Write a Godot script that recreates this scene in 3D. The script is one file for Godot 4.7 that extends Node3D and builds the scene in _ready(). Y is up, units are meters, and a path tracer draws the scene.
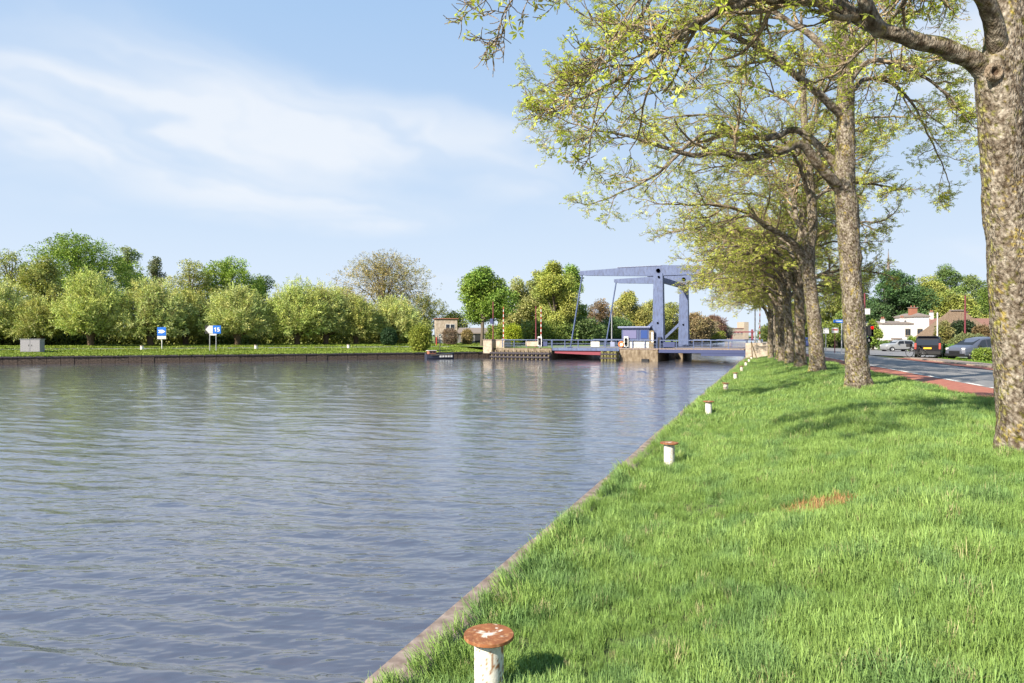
extends Node3D
# A canal quay in spring: grass bank with a row of trees, drawbridge, far bank with pollard willows.
# World axes: x to the right of the view, -z into it, y up; the water lies at y = 0.
# Canal axes: p metres to the right of the camera across the canal, s metres along it.
const F := 682.0
const EYE := 2.7
const CS := 0.9354
const SN := 0.3535

var rng := RandomNumberGenerator.new()
var M := {}
var nz := FastNoiseLite.new()
var nz2 := FastNoiseLite.new()

class MB:
	var v := PackedVector3Array()
	var n := PackedVector3Array()
	var c := PackedColorArray()
	var t := PackedVector2Array()
	var i := PackedInt32Array()
	var col := Color(1, 1, 1)
	var colored := false
	var xf := Transform3D()
	func vert(p: Vector3, nn: Vector3, uv := Vector2.ZERO) -> int:
		v.append(xf * p)
		n.append((xf.basis * nn).normalized())
		c.append(col)
		t.append(uv)
		return v.size() - 1
	func quad(a: Vector3, b: Vector3, cc: Vector3, d: Vector3, nn := Vector3.ZERO) -> void:
		# corners in a ring; nn points outwards (worked out when left out, for clockwise corners)
		var f := (cc - a).cross(b - a)
		if f.length_squared() < 1e-16:
			f = (d - a).cross(cc - a)
		if nn == Vector3.ZERO:
			nn = f.normalized()
		var k := v.size()
		vert(a, nn, Vector2(0, 1))
		vert(b, nn, Vector2(0, 0))
		vert(cc, nn, Vector2(1, 0))
		vert(d, nn, Vector2(1, 1))
		if f.dot(nn) >= 0.0:
			i.append_array(PackedInt32Array([k, k + 1, k + 2, k, k + 2, k + 3]))
		else:
			i.append_array(PackedInt32Array([k, k + 2, k + 1, k, k + 3, k + 2]))
	func tri(a: Vector3, b: Vector3, cc: Vector3, nn := Vector3.ZERO) -> void:
		var f := (cc - a).cross(b - a)
		if nn == Vector3.ZERO:
			nn = f.normalized()
		var k := v.size()
		vert(a, nn)
		vert(b, nn)
		vert(cc, nn)
		i.append_array(PackedInt32Array([k, k + 1, k + 2] if f.dot(nn) >= 0.0 else [k, k + 2, k + 1]))
	func box(at: Vector3, size: Vector3, bev := 0.0) -> void:
		var h := size * 0.5
		var b := minf(bev, minf(h.x, minf(h.y, h.z)) * 0.9)
		for ax in 3:
			var a1 := (ax + 1) % 3
			var a2 := (ax + 2) % 3
			for sg: float in [-1.0, 1.0]:
				var nn := Vector3.ZERO
				nn[ax] = sg
				var q: Array[Vector3] = []
				for e in [[-1.0, -1.0], [-1.0, 1.0], [1.0, 1.0], [1.0, -1.0]]:
					var w := Vector3.ZERO
					w[ax] = sg * h[ax]
					w[a1] = e[0] * (h[a1] - b)
					w[a2] = e[1] * (h[a2] - b)
					q.append(at + w)
				quad(q[0], q[1], q[2], q[3], nn)
		if b <= 0.0:
			return
		for ax in 3:
			var a1 := (ax + 1) % 3
			var a2 := (ax + 2) % 3
			for s1: float in [-1.0, 1.0]:
				for s2: float in [-1.0, 1.0]:
					var q: Array[Vector3] = []
					for e in [[-1.0, 0], [1.0, 0], [1.0, 1], [-1.0, 1]]:
						var w := Vector3.ZERO
						w[ax] = e[0] * (h[ax] - b)
						w[a1] = s1 * (h[a1] - (0.0 if e[1] == 0 else b))
						w[a2] = s2 * (h[a2] - (b if e[1] == 0 else 0.0))
						q.append(at + w)
					var nn := Vector3.ZERO
					nn[a1] = s1
					nn[a2] = s2
					quad(q[0], q[1], q[2], q[3], nn.normalized())
		for sx: float in [-1.0, 1.0]:
			for sy: float in [-1.0, 1.0]:
				for sz: float in [-1.0, 1.0]:
					tri(at + Vector3(sx * h.x, sy * (h.y - b), sz * (h.z - b)), at + Vector3(sx * (h.x - b), sy * h.y, sz * (h.z - b)), at + Vector3(sx * (h.x - b), sy * (h.y - b), sz * h.z), Vector3(sx, sy, sz).normalized())
	func bar(a: Vector3, b: Vector3, w: float, d: float) -> void:
		# a straight bar of section w x d from a to b
		var keep := xf
		var y := (b - a).normalized()
		var x := y.cross(Vector3(0, 0, 1) if absf(y.z) < 0.9 else Vector3.UP).normalized()
		xf = keep * Transform3D(Basis(x, y, x.cross(y)), (a + b) * 0.5)
		box(Vector3.ZERO, Vector3(w, a.distance_to(b), d))
		xf = keep
	func tube(pts: PackedVector3Array, rad: PackedFloat32Array, sides: int, cap := false) -> void:
		var m := pts.size()
		var u := Vector3.ZERO
		var base := v.size()
		for k in m:
			var d := (pts[mini(k + 1, m - 1)] - pts[maxi(k - 1, 0)]).normalized()
			if u == Vector3.ZERO:
				u = d.cross(Vector3(0.31, 0.2, 0.93)).normalized()
			u = (u - d * u.dot(d)).normalized()
			var w := d.cross(u)
			var r := rad[k]
			for j in sides:
				var a := TAU * j / sides
				var o := u * cos(a) + w * sin(a)
				v.append(xf * (pts[k] + o * r))
				n.append(xf.basis * o)
				c.append(col)
				t.append(Vector2(float(j) / sides, k))
		for k in m - 1:
			for j in sides:
				var a := base + k * sides + j
				var b := base + k * sides + (j + 1) % sides
				i.append(a)
				i.append(a + sides)
				i.append(b)
				i.append(b)
				i.append(a + sides)
				i.append(b + sides)
		if cap:
			for e in [0, m - 1]:
				var d := (pts[0] - pts[1]).normalized() if e == 0 else (pts[m - 1] - pts[m - 2]).normalized()
				for j in range(1, sides - 1):
					var q := base + int(e) * sides
					var a := v[q]
					var k := v.size()
					for w in [a, v[q + j], v[q + j + 1]]:
						v.append(w)
						n.append((xf.basis * d).normalized())
						c.append(col)
						t.append(Vector2.ZERO)
					i.append_array(PackedInt32Array([k, k + 1, k + 2]))
	func rod(a: Vector3, b: Vector3, r: float, sides := 8, r2 := -1.0) -> void:
		tube(PackedVector3Array([a, b]), PackedFloat32Array([r, r if r2 < 0.0 else r2]), sides, true)
	func lathe(prof: Array, sides := 24) -> void:
		# prof: [radius, height] pairs from bottom to top about the y axis
		for k in prof.size() - 1:
			var r0: float = prof[k][0]
			var y0: float = prof[k][1]
			var r1: float = prof[k + 1][0]
			var y1: float = prof[k + 1][1]
			var slope := Vector2(y1 - y0, r0 - r1).normalized()
			var base := v.size()
			for j in sides + 1:
				var a := TAU * j / sides
				var nn := Vector3(cos(a) * slope.x, slope.y, sin(a) * slope.x)
				vert(Vector3(cos(a) * r0, y0, sin(a) * r0), nn, Vector2(float(j) / sides, 0))
				vert(Vector3(cos(a) * r1, y1, sin(a) * r1), nn, Vector2(float(j) / sides, 1))
			for j in sides:
				var q := base + j * 2
				i.append_array(PackedInt32Array([q, q + 2, q + 1, q + 1, q + 2, q + 3]))
	func prism(poly: PackedVector2Array, z0: float, z1: float) -> void:
		# a polygon in x, y drawn out along z
		var idx := Geometry2D.triangulate_polygon(poly)
		for zz: float in [z0, z1]:
			var nn := Vector3(0, 0, 1 if zz == maxf(z0, z1) else -1)
			for k in range(0, idx.size(), 3):
				var a := poly[idx[k]]
				var b := poly[idx[k + 1]]
				var d := poly[idx[k + 2]]
				tri(Vector3(a.x, a.y, zz), Vector3(b.x, b.y, zz), Vector3(d.x, d.y, zz), nn)
		var cw := Geometry2D.is_polygon_clockwise(poly)
		for k in poly.size():
			var a := poly[k]
			var b := poly[(k + 1) % poly.size()]
			var e := (b - a).normalized()
			var nn := Vector3(-e.y, e.x, 0) if cw else Vector3(e.y, -e.x, 0)
			# Geometry2D calls a ring clockwise with y down
			quad(Vector3(a.x, a.y, z0), Vector3(b.x, b.y, z0), Vector3(b.x, b.y, z1), Vector3(a.x, a.y, z1), nn)
	func mesh() -> ArrayMesh:
		var a := []
		a.resize(Mesh.ARRAY_MAX)
		a[Mesh.ARRAY_VERTEX] = v
		a[Mesh.ARRAY_NORMAL] = n
		a[Mesh.ARRAY_TEX_UV] = t
		if colored:
			a[Mesh.ARRAY_COLOR] = c
		a[Mesh.ARRAY_INDEX] = i
		var m := ArrayMesh.new()
		m.add_surface_from_arrays(Mesh.PRIMITIVE_TRIANGLES, a)
		return m

# ---------------------------------------------------------------- naming
func obj(called: String, mb: MB, m: Material, parent: Node3D = self) -> MeshInstance3D:
	var o := MeshInstance3D.new()
	o.name = called
	o.mesh = mb.mesh()
	o.material_override = m
	parent.add_child(o, true)
	return o

func part(called: String, me: Mesh, m: Material, parent: Node3D, where := Transform3D()) -> MeshInstance3D:
	var o := MeshInstance3D.new()
	o.name = called
	o.mesh = me
	o.material_override = m
	o.transform = where
	parent.add_child(o, true)
	return o

func tag(o: Node, label: String, category := "", group := "", kind := "") -> void:
	if label:
		o.set_meta("label", label)
	if category:
		o.set_meta("category", category)
	if group:
		o.set_meta("group", group)
	if kind:
		o.set_meta("kind", kind)

func thing(called: String, label: String, category: String, where := Vector3.ZERO, turn := 0.0, group := "") -> Node3D:
	var o := Node3D.new()
	o.name = called
	o.position = where
	o.rotation.y = turn
	add_child(o, true)
	tag(o, label, category, group)
	return o

func structure(o: Node) -> Node:
	o.set_meta("kind", "structure")
	return o

func boxpart(called: String, at: Vector3, size: Vector3, m: Material, parent: Node3D, bev := 0.0) -> MeshInstance3D:
	var b := MB.new()
	b.box(at, size, bev)
	return obj(called, b, m, parent)

func rodpart(called: String, a: Vector3, b: Vector3, r: float, m: Material, parent: Node3D, sides := 8, r2 := -1.0) -> MeshInstance3D:
	var q := MB.new()
	q.rod(a, b, r, sides, r2)
	return obj(called, q, m, parent)

func scatter(called: String, me: Mesh, m: Material, where: Array, tint: PackedColorArray, parent: Node3D = self) -> MultiMeshInstance3D:
	var mm := MultiMesh.new()
	mm.transform_format = MultiMesh.TRANSFORM_3D
	mm.use_colors = true
	mm.mesh = me
	mm.instance_count = where.size()
	for k in where.size():
		mm.set_instance_transform(k, where[k])
		mm.set_instance_color(k, tint[k])
	var o := MultiMeshInstance3D.new()
	o.name = called
	o.multimesh = mm
	o.material_override = m
	parent.add_child(o, true)
	o.set_meta("kind", "stuff")
	return o

# ---------------------------------------------------------------- materials
func lin(r: float, g: float, b: float) -> Color:
	return Color(r, g, b).linear_to_srgb()

func plain(r: float, g: float, b: float, rough := 0.7, metal := 0.0) -> StandardMaterial3D:
	var m := StandardMaterial3D.new()
	m.albedo_color = lin(r, g, b)
	m.roughness = rough
	m.metallic = metal
	return m

func noise_tex(freq: float, oct: int, seed_: int, ramp: Array = [], size := 512, kind := FastNoiseLite.TYPE_SIMPLEX_SMOOTH) -> NoiseTexture2D:
	var f := FastNoiseLite.new()
	f.noise_type = kind
	f.seed = seed_
	f.frequency = freq
	f.fractal_octaves = oct
	f.fractal_gain = 0.55
	var tx := NoiseTexture2D.new()
	tx.width = size
	tx.height = size
	tx.seamless = true
	tx.noise = f
	if ramp:
		var g := Gradient.new()
		g.offsets = PackedFloat32Array(ramp.map(func(e): return e[0]))
		g.colors = PackedColorArray(ramp.map(func(e): return lin(e[1], e[2], e[3])))
		tx.color_ramp = g
	return tx

func grained(ramp: Array, metres: float, rough := 0.85, bump := 0.0, freq := 0.012, oct := 5, seed_ := 1, tall := 1.0, world := false) -> StandardMaterial3D:
	# a triplanar noise: ramp of [offset, r, g, b] (linear), one tile each `metres`
	var m := StandardMaterial3D.new()
	m.albedo_texture = noise_tex(freq, oct, seed_, ramp)
	m.roughness = rough
	m.uv1_triplanar = true
	m.uv1_world_triplanar = world
	m.uv1_scale = Vector3(1.0 / metres, 1.0 / (metres * tall), 1.0 / metres)
	if bump > 0.0:
		m.heightmap_enabled = true
		m.heightmap_texture = noise_tex(freq * 1.7, 5, seed_ + 9)
		m.heightmap_scale = bump
	return m

func leafy(r: float, g: float, b: float, back := 0.5) -> StandardMaterial3D:
	var m := plain(r, g, b, 0.55)
	m.vertex_color_use_as_albedo = true
	m.cull_mode = BaseMaterial3D.CULL_DISABLED
	m.metallic_specular = 0.35
	m.backlight_enabled = true
	m.backlight = lin(back, back, back * 0.6)
	return m

# ---------------------------------------------------------------- places
func at_ps(p: float, s: float, y := 0.0) -> Vector3:
	return Vector3(p * CS + s * SN, y, -(-p * SN + s * CS))

func p_of(w: Vector3) -> float:
	return w.x * CS + w.z * SN

func s_of(w: Vector3) -> float:
	return w.x * SN - w.z * CS

# the place seen at a picture point, at a given distance in front of the camera
func spot(px: float, py: float, depth: float) -> Vector3:
	return Vector3((px - 512.0) / F * depth, EYE + (336.0 - py) / F * depth, -depth)

func road_p(s: float) -> float:
	return 6.16 - 0.0757 * s

func land(p: float, s: float) -> float:
	# height of the right bank above the water
	var y := 0.5 + 0.7 * smoothstep(-1.9, 2.6, p)
	y += 0.05 * nz2.get_noise_2d(p * 9.0, s * 9.0) * smoothstep(-2.2, -1.0, p)
	var q := p - road_p(s)
	if q > -0.6:
		y = lerpf(y, 1.2, smoothstep(-0.6, -0.1, q))
	if q > 2.0:
		y -= 0.35 * clampf((q - 2.0) / 9.0, 0.0, 1.0) + 0.08 * clampf((q - 11.0) / 5.0, 0.0, 1.0)
	if s > 45.0 and q < 0.0:
		y -= 0.1 * clampf((s - 45.0) / 30.0, 0.0, 1.0)
	return y

func on_land(p: float, s: float, up := 0.0) -> Vector3:
	return at_ps(p, s, land(p, s) + up)

func _ready() -> void:
	rng.seed = 20240511
	nz.seed = 7
	nz.frequency = 1.0
	nz.fractal_octaves = 4
	nz2.seed = 31
	nz2.frequency = 0.1
	nz2.fractal_octaves = 3
	# camera
	var cam := Camera3D.new()
	cam.name = "camera"
	cam.fov = rad_to_deg(2.0 * atan(341.5 / F))
	cam.near = 0.05
	cam.far = 6000.0
	cam.position = Vector3(0, EYE, 0)
	cam.rotation.x = -atan(5.5 / F)
	add_child(cam)
	cam.current = true
	# sky and exposure
	var env := Environment.new()
	env.background_mode = Environment.BG_SKY
	var sky := Sky.new()
	var pano := PanoramaSkyMaterial.new()
	pano.panorama = sky_picture()
	sky.sky_material = pano
	env.sky = sky
	env.background_energy_multiplier = 1.0
	env.tonemap_mode = Environment.TONE_MAPPER_LINEAR
	env.tonemap_exposure = 2.65
	env.sdfgi_enabled = true
	env.ssao_enabled = true
	env.ssil_enabled = true
	var we := WorldEnvironment.new()
	we.name = "environment"
	we.environment = env
	add_child(we)
	# sun: from the left, a little behind the camera
	var sun := DirectionalLight3D.new()
	sun.name = "sun"
	sun.light_energy = 1.36
	sun.light_color = Color(1.0, 0.955, 0.88)
	sun.light_angular_distance = 0.6
	sun.shadow_enabled = true
	add_child(sun)
	sun.look_at_from_position(Vector3(-0.66, 0.62, 0.60) * 100.0, Vector3.ZERO)
	materials()
	ground()
	water()
	road()
	quay()
	bridge()
	right_bank_things()
	left_bank_things()
	tree_row()
	bank_grass()
	far_trees()

func sky_picture() -> ImageTexture:
	var w := 2048
	var h := 1024
	var f := PackedFloat32Array()
	f.resize(w * h * 3)
	var a := FastNoiseLite.new()
	a.seed = 5
	a.frequency = 1.0
	a.fractal_octaves = 5
	a.fractal_gain = 0.5
	var b := FastNoiseLite.new()
	b.seed = 39
	b.frequency = 0.55
	b.fractal_octaves = 2
	var k := 0
	for y in h:
		var el := PI * (0.5 - (y + 0.5) / h)
		var up := sin(el)
		var ce := cos(el)
		var t := pow(clampf(1.0 - up, 0.0, 1.0), 2.0)
		var col := Vector3(0.082, 0.172, 0.31).lerp(Vector3(0.305, 0.345, 0.39), t)
		if up < 0.0:
			for x in w:
				f[k] = 0.07
				f[k + 1] = 0.08
				f[k + 2] = 0.06
				k += 3
			continue
		for x in w:
			var az := TAU * (x + 0.5) / w  # 0 ahead
			var dx := sin(az) * ce
			var dz := cos(az) * ce
			# the layer of ice cloud, seen on a flat sheet high up
			var u := dx / (up + 0.16)
			var v := dz / (up + 0.16)
			var wu := a.get_noise_2d(u * 0.9 + 4.0, v * 0.9)
			var wv := a.get_noise_2d(u * 0.9 - 9.0, v * 0.9 + 3.0)
			var along := u * 0.68 + v * 0.73 + wu * 0.4
			var across := -u * 0.73 + v * 0.68 + wv * 0.4
			var fibre := a.get_noise_2d(along * 0.45, across * 2.3) * 0.62 + 0.5
			var bank := b.get_noise_2d(u * 0.5 + 1.7, v * 1.1 + 0.6) + wv * 0.28
			var veil := smoothstep(-0.12, 0.5, bank) * (0.28 + 0.72 * smoothstep(0.15, 0.85, fibre))
			veil = clampf(veil * 0.85, 0.0, 0.78) * smoothstep(0.03, 0.22, up)
			var c := col.lerp(Vector3(0.35, 0.362, 0.38), veil)
			f[k] = c.x
			f[k + 1] = c.y
			f[k + 2] = c.z
			k += 3
	return ImageTexture.create_from_image(Image.create_from_data(w, h, false, Image.FORMAT_RGBF, f.to_byte_array()))

func materials() -> void:
	M.soil = grained([[0.0, 0.035, 0.045, 0.012], [0.5, 0.06, 0.09, 0.02], [1.0, 0.09, 0.13, 0.03]], 1.7, 1.0, 3.0, 0.02, 5, 3, 1.0, true)
	M.far_grass = grained([[0.2, 0.09, 0.14, 0.022], [0.5, 0.13, 0.19, 0.035], [0.8, 0.17, 0.22, 0.05]], 9.0, 1.0, 4.0, 0.03, 5, 4, 1.0, true)
	M.asphalt = grained([[0.2, 0.13, 0.13, 0.135], [0.55, 0.17, 0.17, 0.175], [0.85, 0.21, 0.207, 0.21]], 3.0, 0.85, 0.3, 0.02, 6, 5, 1.0, true)
	M.red_asphalt = grained([[0.2, 0.25, 0.082, 0.053], [0.55, 0.31, 0.105, 0.07], [0.85, 0.35, 0.14, 0.1]], 2.5, 0.9, 0.3, 0.02, 6, 6, 1.0, true)
	M.paving = grained([[0.2, 0.17, 0.13, 0.11], [0.55, 0.23, 0.185, 0.155], [0.85, 0.28, 0.235, 0.2]], 2.0, 0.9, 0.3, 0.03, 5, 8, 1.0, true)
	M.road_paint = grained([[0.2, 0.5, 0.5, 0.48], [0.6, 0.72, 0.72, 0.7]], 0.9, 0.8, 0.0, 0.02, 5, 10, 1.0, true)
	M.concrete = grained([[0.15, 0.12, 0.09, 0.075], [0.5, 0.195, 0.15, 0.13], [0.85, 0.27, 0.22, 0.195]], 1.3, 0.9, 0.4, 0.012, 6, 11, 1.0, true)
	M.pale_concrete = grained([[0.15, 0.26, 0.21, 0.16], [0.5, 0.35, 0.295, 0.235], [0.85, 0.42, 0.36, 0.3]], 2.6, 0.9, 0.4, 0.01, 6, 12, 1.0, true)
	M.pier = grained([[0.2, 0.085, 0.06, 0.04], [0.45, 0.155, 0.12, 0.08], [0.6, 0.19, 0.15, 0.105], [0.85, 0.26, 0.22, 0.17]], 2.2, 0.95, 0.8, 0.012, 5, 13, 2.2, true)
	M.quay_dark = grained([[0.2, 0.025, 0.018, 0.014], [0.55, 0.065, 0.046, 0.036], [0.85, 0.12, 0.088, 0.068]], 1.9, 0.9, 1.0, 0.02, 5, 14, 1.0, true)
	M.timber = grained([[0.2, 0.08, 0.06, 0.035], [0.5, 0.16, 0.125, 0.075], [0.8, 0.25, 0.21, 0.14]], 0.8, 0.95, 0.6, 0.02, 5, 15, 4.0)
	M.mossy_timber = grained([[0.3, 0.04, 0.035, 0.02], [0.5, 0.13, 0.12, 0.045], [0.65, 0.24, 0.23, 0.06], [0.85, 0.26, 0.22, 0.14]], 1.4, 0.95, 0.6, 0.02, 5, 16, 2.0)
	M.dark_timber = grained([[0.2, 0.025, 0.022, 0.03], [0.8, 0.07, 0.06, 0.07]], 0.9, 0.9, 0.5, 0.02, 4, 17)
	M.blue = grained([[0.15, 0.048, 0.066, 0.13], [0.4, 0.06, 0.086, 0.18], [0.65, 0.068, 0.098, 0.2], [0.9, 0.085, 0.118, 0.22]], 2.3, 0.5, 0.0, 0.014, 6, 18, 3.0)
	M.pale_blue = grained([[0.2, 0.16, 0.185, 0.3], [0.7, 0.2, 0.225, 0.34]], 3.1, 0.5, 0.0, 0.012, 5, 19)
	M.deep_blue = plain(0.02, 0.032, 0.105, 0.5)
	M.maroon = grained([[0.2, 0.11, 0.02, 0.03], [0.8, 0.17, 0.03, 0.042]], 1.2, 0.5, 0.0, 0.02, 4, 20)
	M.girder_red = plain(0.17, 0.022, 0.04, 0.6)
	M.red = plain(0.38, 0.05, 0.032, 0.5)
	M.white = grained([[0.2, 0.5, 0.49, 0.47], [0.7, 0.62, 0.61, 0.6]], 2.3, 0.6, 0.0, 0.012, 5, 21)
	M.grey_metal = plain(0.3, 0.31, 0.33, 0.5, 0.3)
	M.dark = plain(0.018, 0.018, 0.02, 0.6)
	M.black = plain(0.012, 0.012, 0.014, 0.4)
	M.glass = plain(0.02, 0.025, 0.035, 0.06)
	M.sign_blue = plain(0.01, 0.13, 0.55, 0.45)
	M.rust = grained([[0.2, 0.22, 0.07, 0.025], [0.5, 0.36, 0.125, 0.05], [0.8, 0.45, 0.19, 0.09]], 0.35, 0.9, 0.15, 0.02, 6, 22)
	M.bark = bark_material(0.8)
	M.far_bark = plain(0.10, 0.08, 0.06, 0.95)
	M.far_bark.vertex_color_use_as_albedo = false
	M.leaf = leafy(1, 1, 1, 0.85)
	M.far_leaf = leafy(1, 1, 1, 0.4)
	M.blade = leafy(1, 1, 1, 0.4)
	M.water = water_material()

func bark_material(metres: float) -> StandardMaterial3D:
	var m := StandardMaterial3D.new()
	m.vertex_color_use_as_albedo = true
	m.albedo_texture = noise_tex(0.035, 5, 41, [[0.25, 0.42, 0.38, 0.34], [0.5, 0.8, 0.78, 0.75], [0.7, 1.0, 1.0, 1.0]])
	m.roughness = 0.95
	m.metallic_specular = 0.25
	m.uv1_triplanar = true
	m.uv1_world_triplanar = true
	m.uv1_scale = Vector3(1.0 / metres, 1.0 / (metres * 2.2), 1.0 / metres)
	m.heightmap_enabled = true
	m.heightmap_texture = noise_tex(0.05, 5, 43)
	m.heightmap_scale = 3.5
	return m

func water_material() -> StandardMaterial3D:
	var m := StandardMaterial3D.new()
	m.albedo_color = lin(0.06, 0.061, 0.082)
	m.roughness = 0.05
	m.metallic_specular = 0.71
	m.heightmap_enabled = true
	var f := FastNoiseLite.new()
	f.seed = 77
	f.noise_type = FastNoiseLite.TYPE_SIMPLEX_SMOOTH
	f.frequency = 0.016
	f.fractal_octaves = 3
	f.fractal_gain = 0.5
	var tx := NoiseTexture2D.new()
	tx.width = 1024
	tx.height = 1024
	tx.seamless = true
	tx.noise = f
	m.heightmap_texture = tx
	m.heightmap_scale = 3.0
	m.clearcoat_enabled = true
	m.clearcoat = 0.65
	m.clearcoat_roughness = 0.13
	return m

# ---------------------------------------------------------------- ground and water
func grid(rows: Array, cols: Array, place: Callable) -> MB:
	var b := MB.new()
	var w := cols.size()
	for r in rows:
		for q in cols:
			b.v.append(place.call(q, r))
			b.t.append(Vector2(q, r))
			b.c.append(Color.WHITE)
	b.n.resize(b.v.size())
	for j in rows.size():
		for k in w:
			var dx := b.v[j * w + mini(k + 1, w - 1)] - b.v[j * w + maxi(k - 1, 0)]
			var dy := b.v[mini(j + 1, rows.size() - 1) * w + k] - b.v[maxi(j - 1, 0) * w + k]
			var nn := dx.cross(dy).normalized()
			b.n[j * w + k] = nn if nn.y > 0.0 else -nn
	for j in rows.size() - 1:
		for k in w - 1:
			var a := j * w + k
			b.i.append_array(PackedInt32Array([a, a + w, a + 1, a + 1, a + w, a + w + 1]))
	return b

func steps(list: Array) -> Array:
	# [from, to, step, to, step ...]
	var out := []
	var a: float = list[0]
	var k := 1
	while k < list.size():
		var b: float = list[k]
		var st: float = list[k + 1]
		while a < b - st * 0.5:
			out.append(a)
			a += st
		a = b
		k += 2
	out.append(a)
	return out

# the far bank: water's edge and the way inland (x, depth)
const BANK := [Vector2(-200.0, -9.0), Vector2(-48.0, 64.0), Vector2(-28.8, 72.2), Vector2(-10.3, 81.0), Vector2(-2.8, 84.6)]
const INLAND := Vector2(-0.43, 0.903)

func bank_point(k: float, off: float) -> Vector3:
	# k runs 0..4 along the bank, off metres inland
	var j := clampi(int(floor(k)), 0, 3)
	var q: Vector2 = BANK[j].lerp(BANK[j + 1], k - j) + INLAND * off
	return Vector3(q.x, far_land(off), -q.y)

func far_land(off: float) -> float:
	return 0.72 + 0.63 * smoothstep(0.0, 17.0, off)

# a point on the far bank seen in picture column px, off metres inland
func far_spot(px: float, off: float) -> Vector3:
	var want := (px - 512.0) / F
	var lo := 0.6
	var hi := 5.5
	for n in 40:
		var mid := (lo + hi) * 0.5
		var w := bank_raw(mid, off)
		if w.x / -w.z < want:
			lo = mid
		else:
			hi = mid
	return bank_raw(lo, off)

func bank_raw(k: float, off: float) -> Vector3:
	var j := clampi(int(floor(k)), 0, 3)
	var q: Vector2 = BANK[j] + (BANK[j + 1] - BANK[j]) * (k - j) + INLAND * off
	return Vector3(q.x, far_land(off), -q.y)

func ground() -> void:
	var rows := steps([-40.0, 4.0, 4.0, 40.0, 0.8, 110.0, 2.0, 400.0, 30.0, 3000.0, 400.0])
	var cols := steps([-2.05, 6.0, 0.4, 20.0, 1.0, 80.0, 10.0, 3000.0, 300.0])
	var b := grid(rows, cols, func(p, s): return on_land(p, s, -0.06 * smoothstep(0.0, 0.5, p - road_p(s))))
	structure(obj("ground", b, M.soil))
	var lrows := steps([0.0, 20.0, 1.0, 100.0, 10.0, 3000.0, 300.0])
	b = grid(lrows, steps([0.0, 4.0, 0.05]), func(k, off): return bank_point(k, off))
	structure(obj("far_bank_ground", b, M.far_grass))
	# land behind the bridge's far abutment, between the bank and the canal beyond
	b = MB.new()
	var x := bridge_at(-12.2, 0.0)
	var ring := [bank_point(4.0, 0.0), bridge_at(-19.5, 0.6), bridge_at(-12.2, 0.6), bridge_at(-12.2, -13.5), bridge_at(-12.2, -13.5) + Vector3(SN, 0, -CS) * 3000.0, bank_point(4.0, 3000.0)]
	for k in range(1, ring.size() - 1):
		var tri_ := [ring[0], ring[k], ring[k + 1]]
		for j in 3:
			tri_[j] = Vector3(tri_[j].x, 1.3, tri_[j].z)
		b.tri(tri_[0], tri_[1], tri_[2], Vector3.UP)
	structure(obj("far_ground", b, M.far_grass))
	# bank of the canal beyond the bridge
	b = MB.new()
	var a0: Vector3 = bridge_at(-12.2, -13.5)
	var a1 := a0 + Vector3(SN, 0, -CS) * 3000.0
	b.quad(Vector3(a0.x, -0.4, a0.z), Vector3(a0.x, 1.3, a0.z), Vector3(a1.x, 1.3, a1.z), Vector3(a1.x, -0.4, a1.z))
	structure(obj("far_embankment", b, M.quay_dark))
	# footpath along the far bank
	b = grid([10.8, 12.6], steps([0.5, 3.9, 0.05]), func(k, off): return bank_point(k, off) + Vector3(0, 0.03, 0))
	structure(obj("far_footpath", b, M.asphalt))

func wave(x: float, z: float, d: float) -> float:
	# wind waves running along the canal; the short ones only where they can be told apart
	var wx := x + 0.5 * nz.get_noise_2d(x * 0.13, z * 0.13 + 5.0)
	var wz := z + 0.5 * nz.get_noise_2d(x * 0.13 + 40.0, z * 0.13)
	var along := wx * 0.22 + wz * 0.976
	var across := wx * 0.976 - wz * 0.22
	var y := 0.03 * nz2.get_noise_2d(across * 2.2, along * 9.0)
	y += 0.007 * sin(along * 3.1 + 2.0 * nz.get_noise_2d(across * 0.12, along * 0.1 + 9.0)) * (0.55 + 0.8 * nz.get_noise_2d(across * 0.2, along * 0.2))
	y += 0.011 * sin(along * 8.6 + across * 0.5 + 5.0 * nz.get_noise_2d(across * 0.16 + 20.0, along * 0.22)) * clampf(0.35 + 1.3 * nz.get_noise_2d(across * 0.3 + 7.0, along * 0.4), 0.0, 1.0)
	if d < 70.0:
		y += 0.019 * nz2.get_noise_2d(across * 7.0 + 50.0, along * 24.0) * smoothstep(70.0, 40.0, d)
	# gusts: rougher and calmer patches
	return y * (0.85 + 0.55 * nz.get_noise_2d(x * 0.035 + 3.0, z * 0.05))

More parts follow.
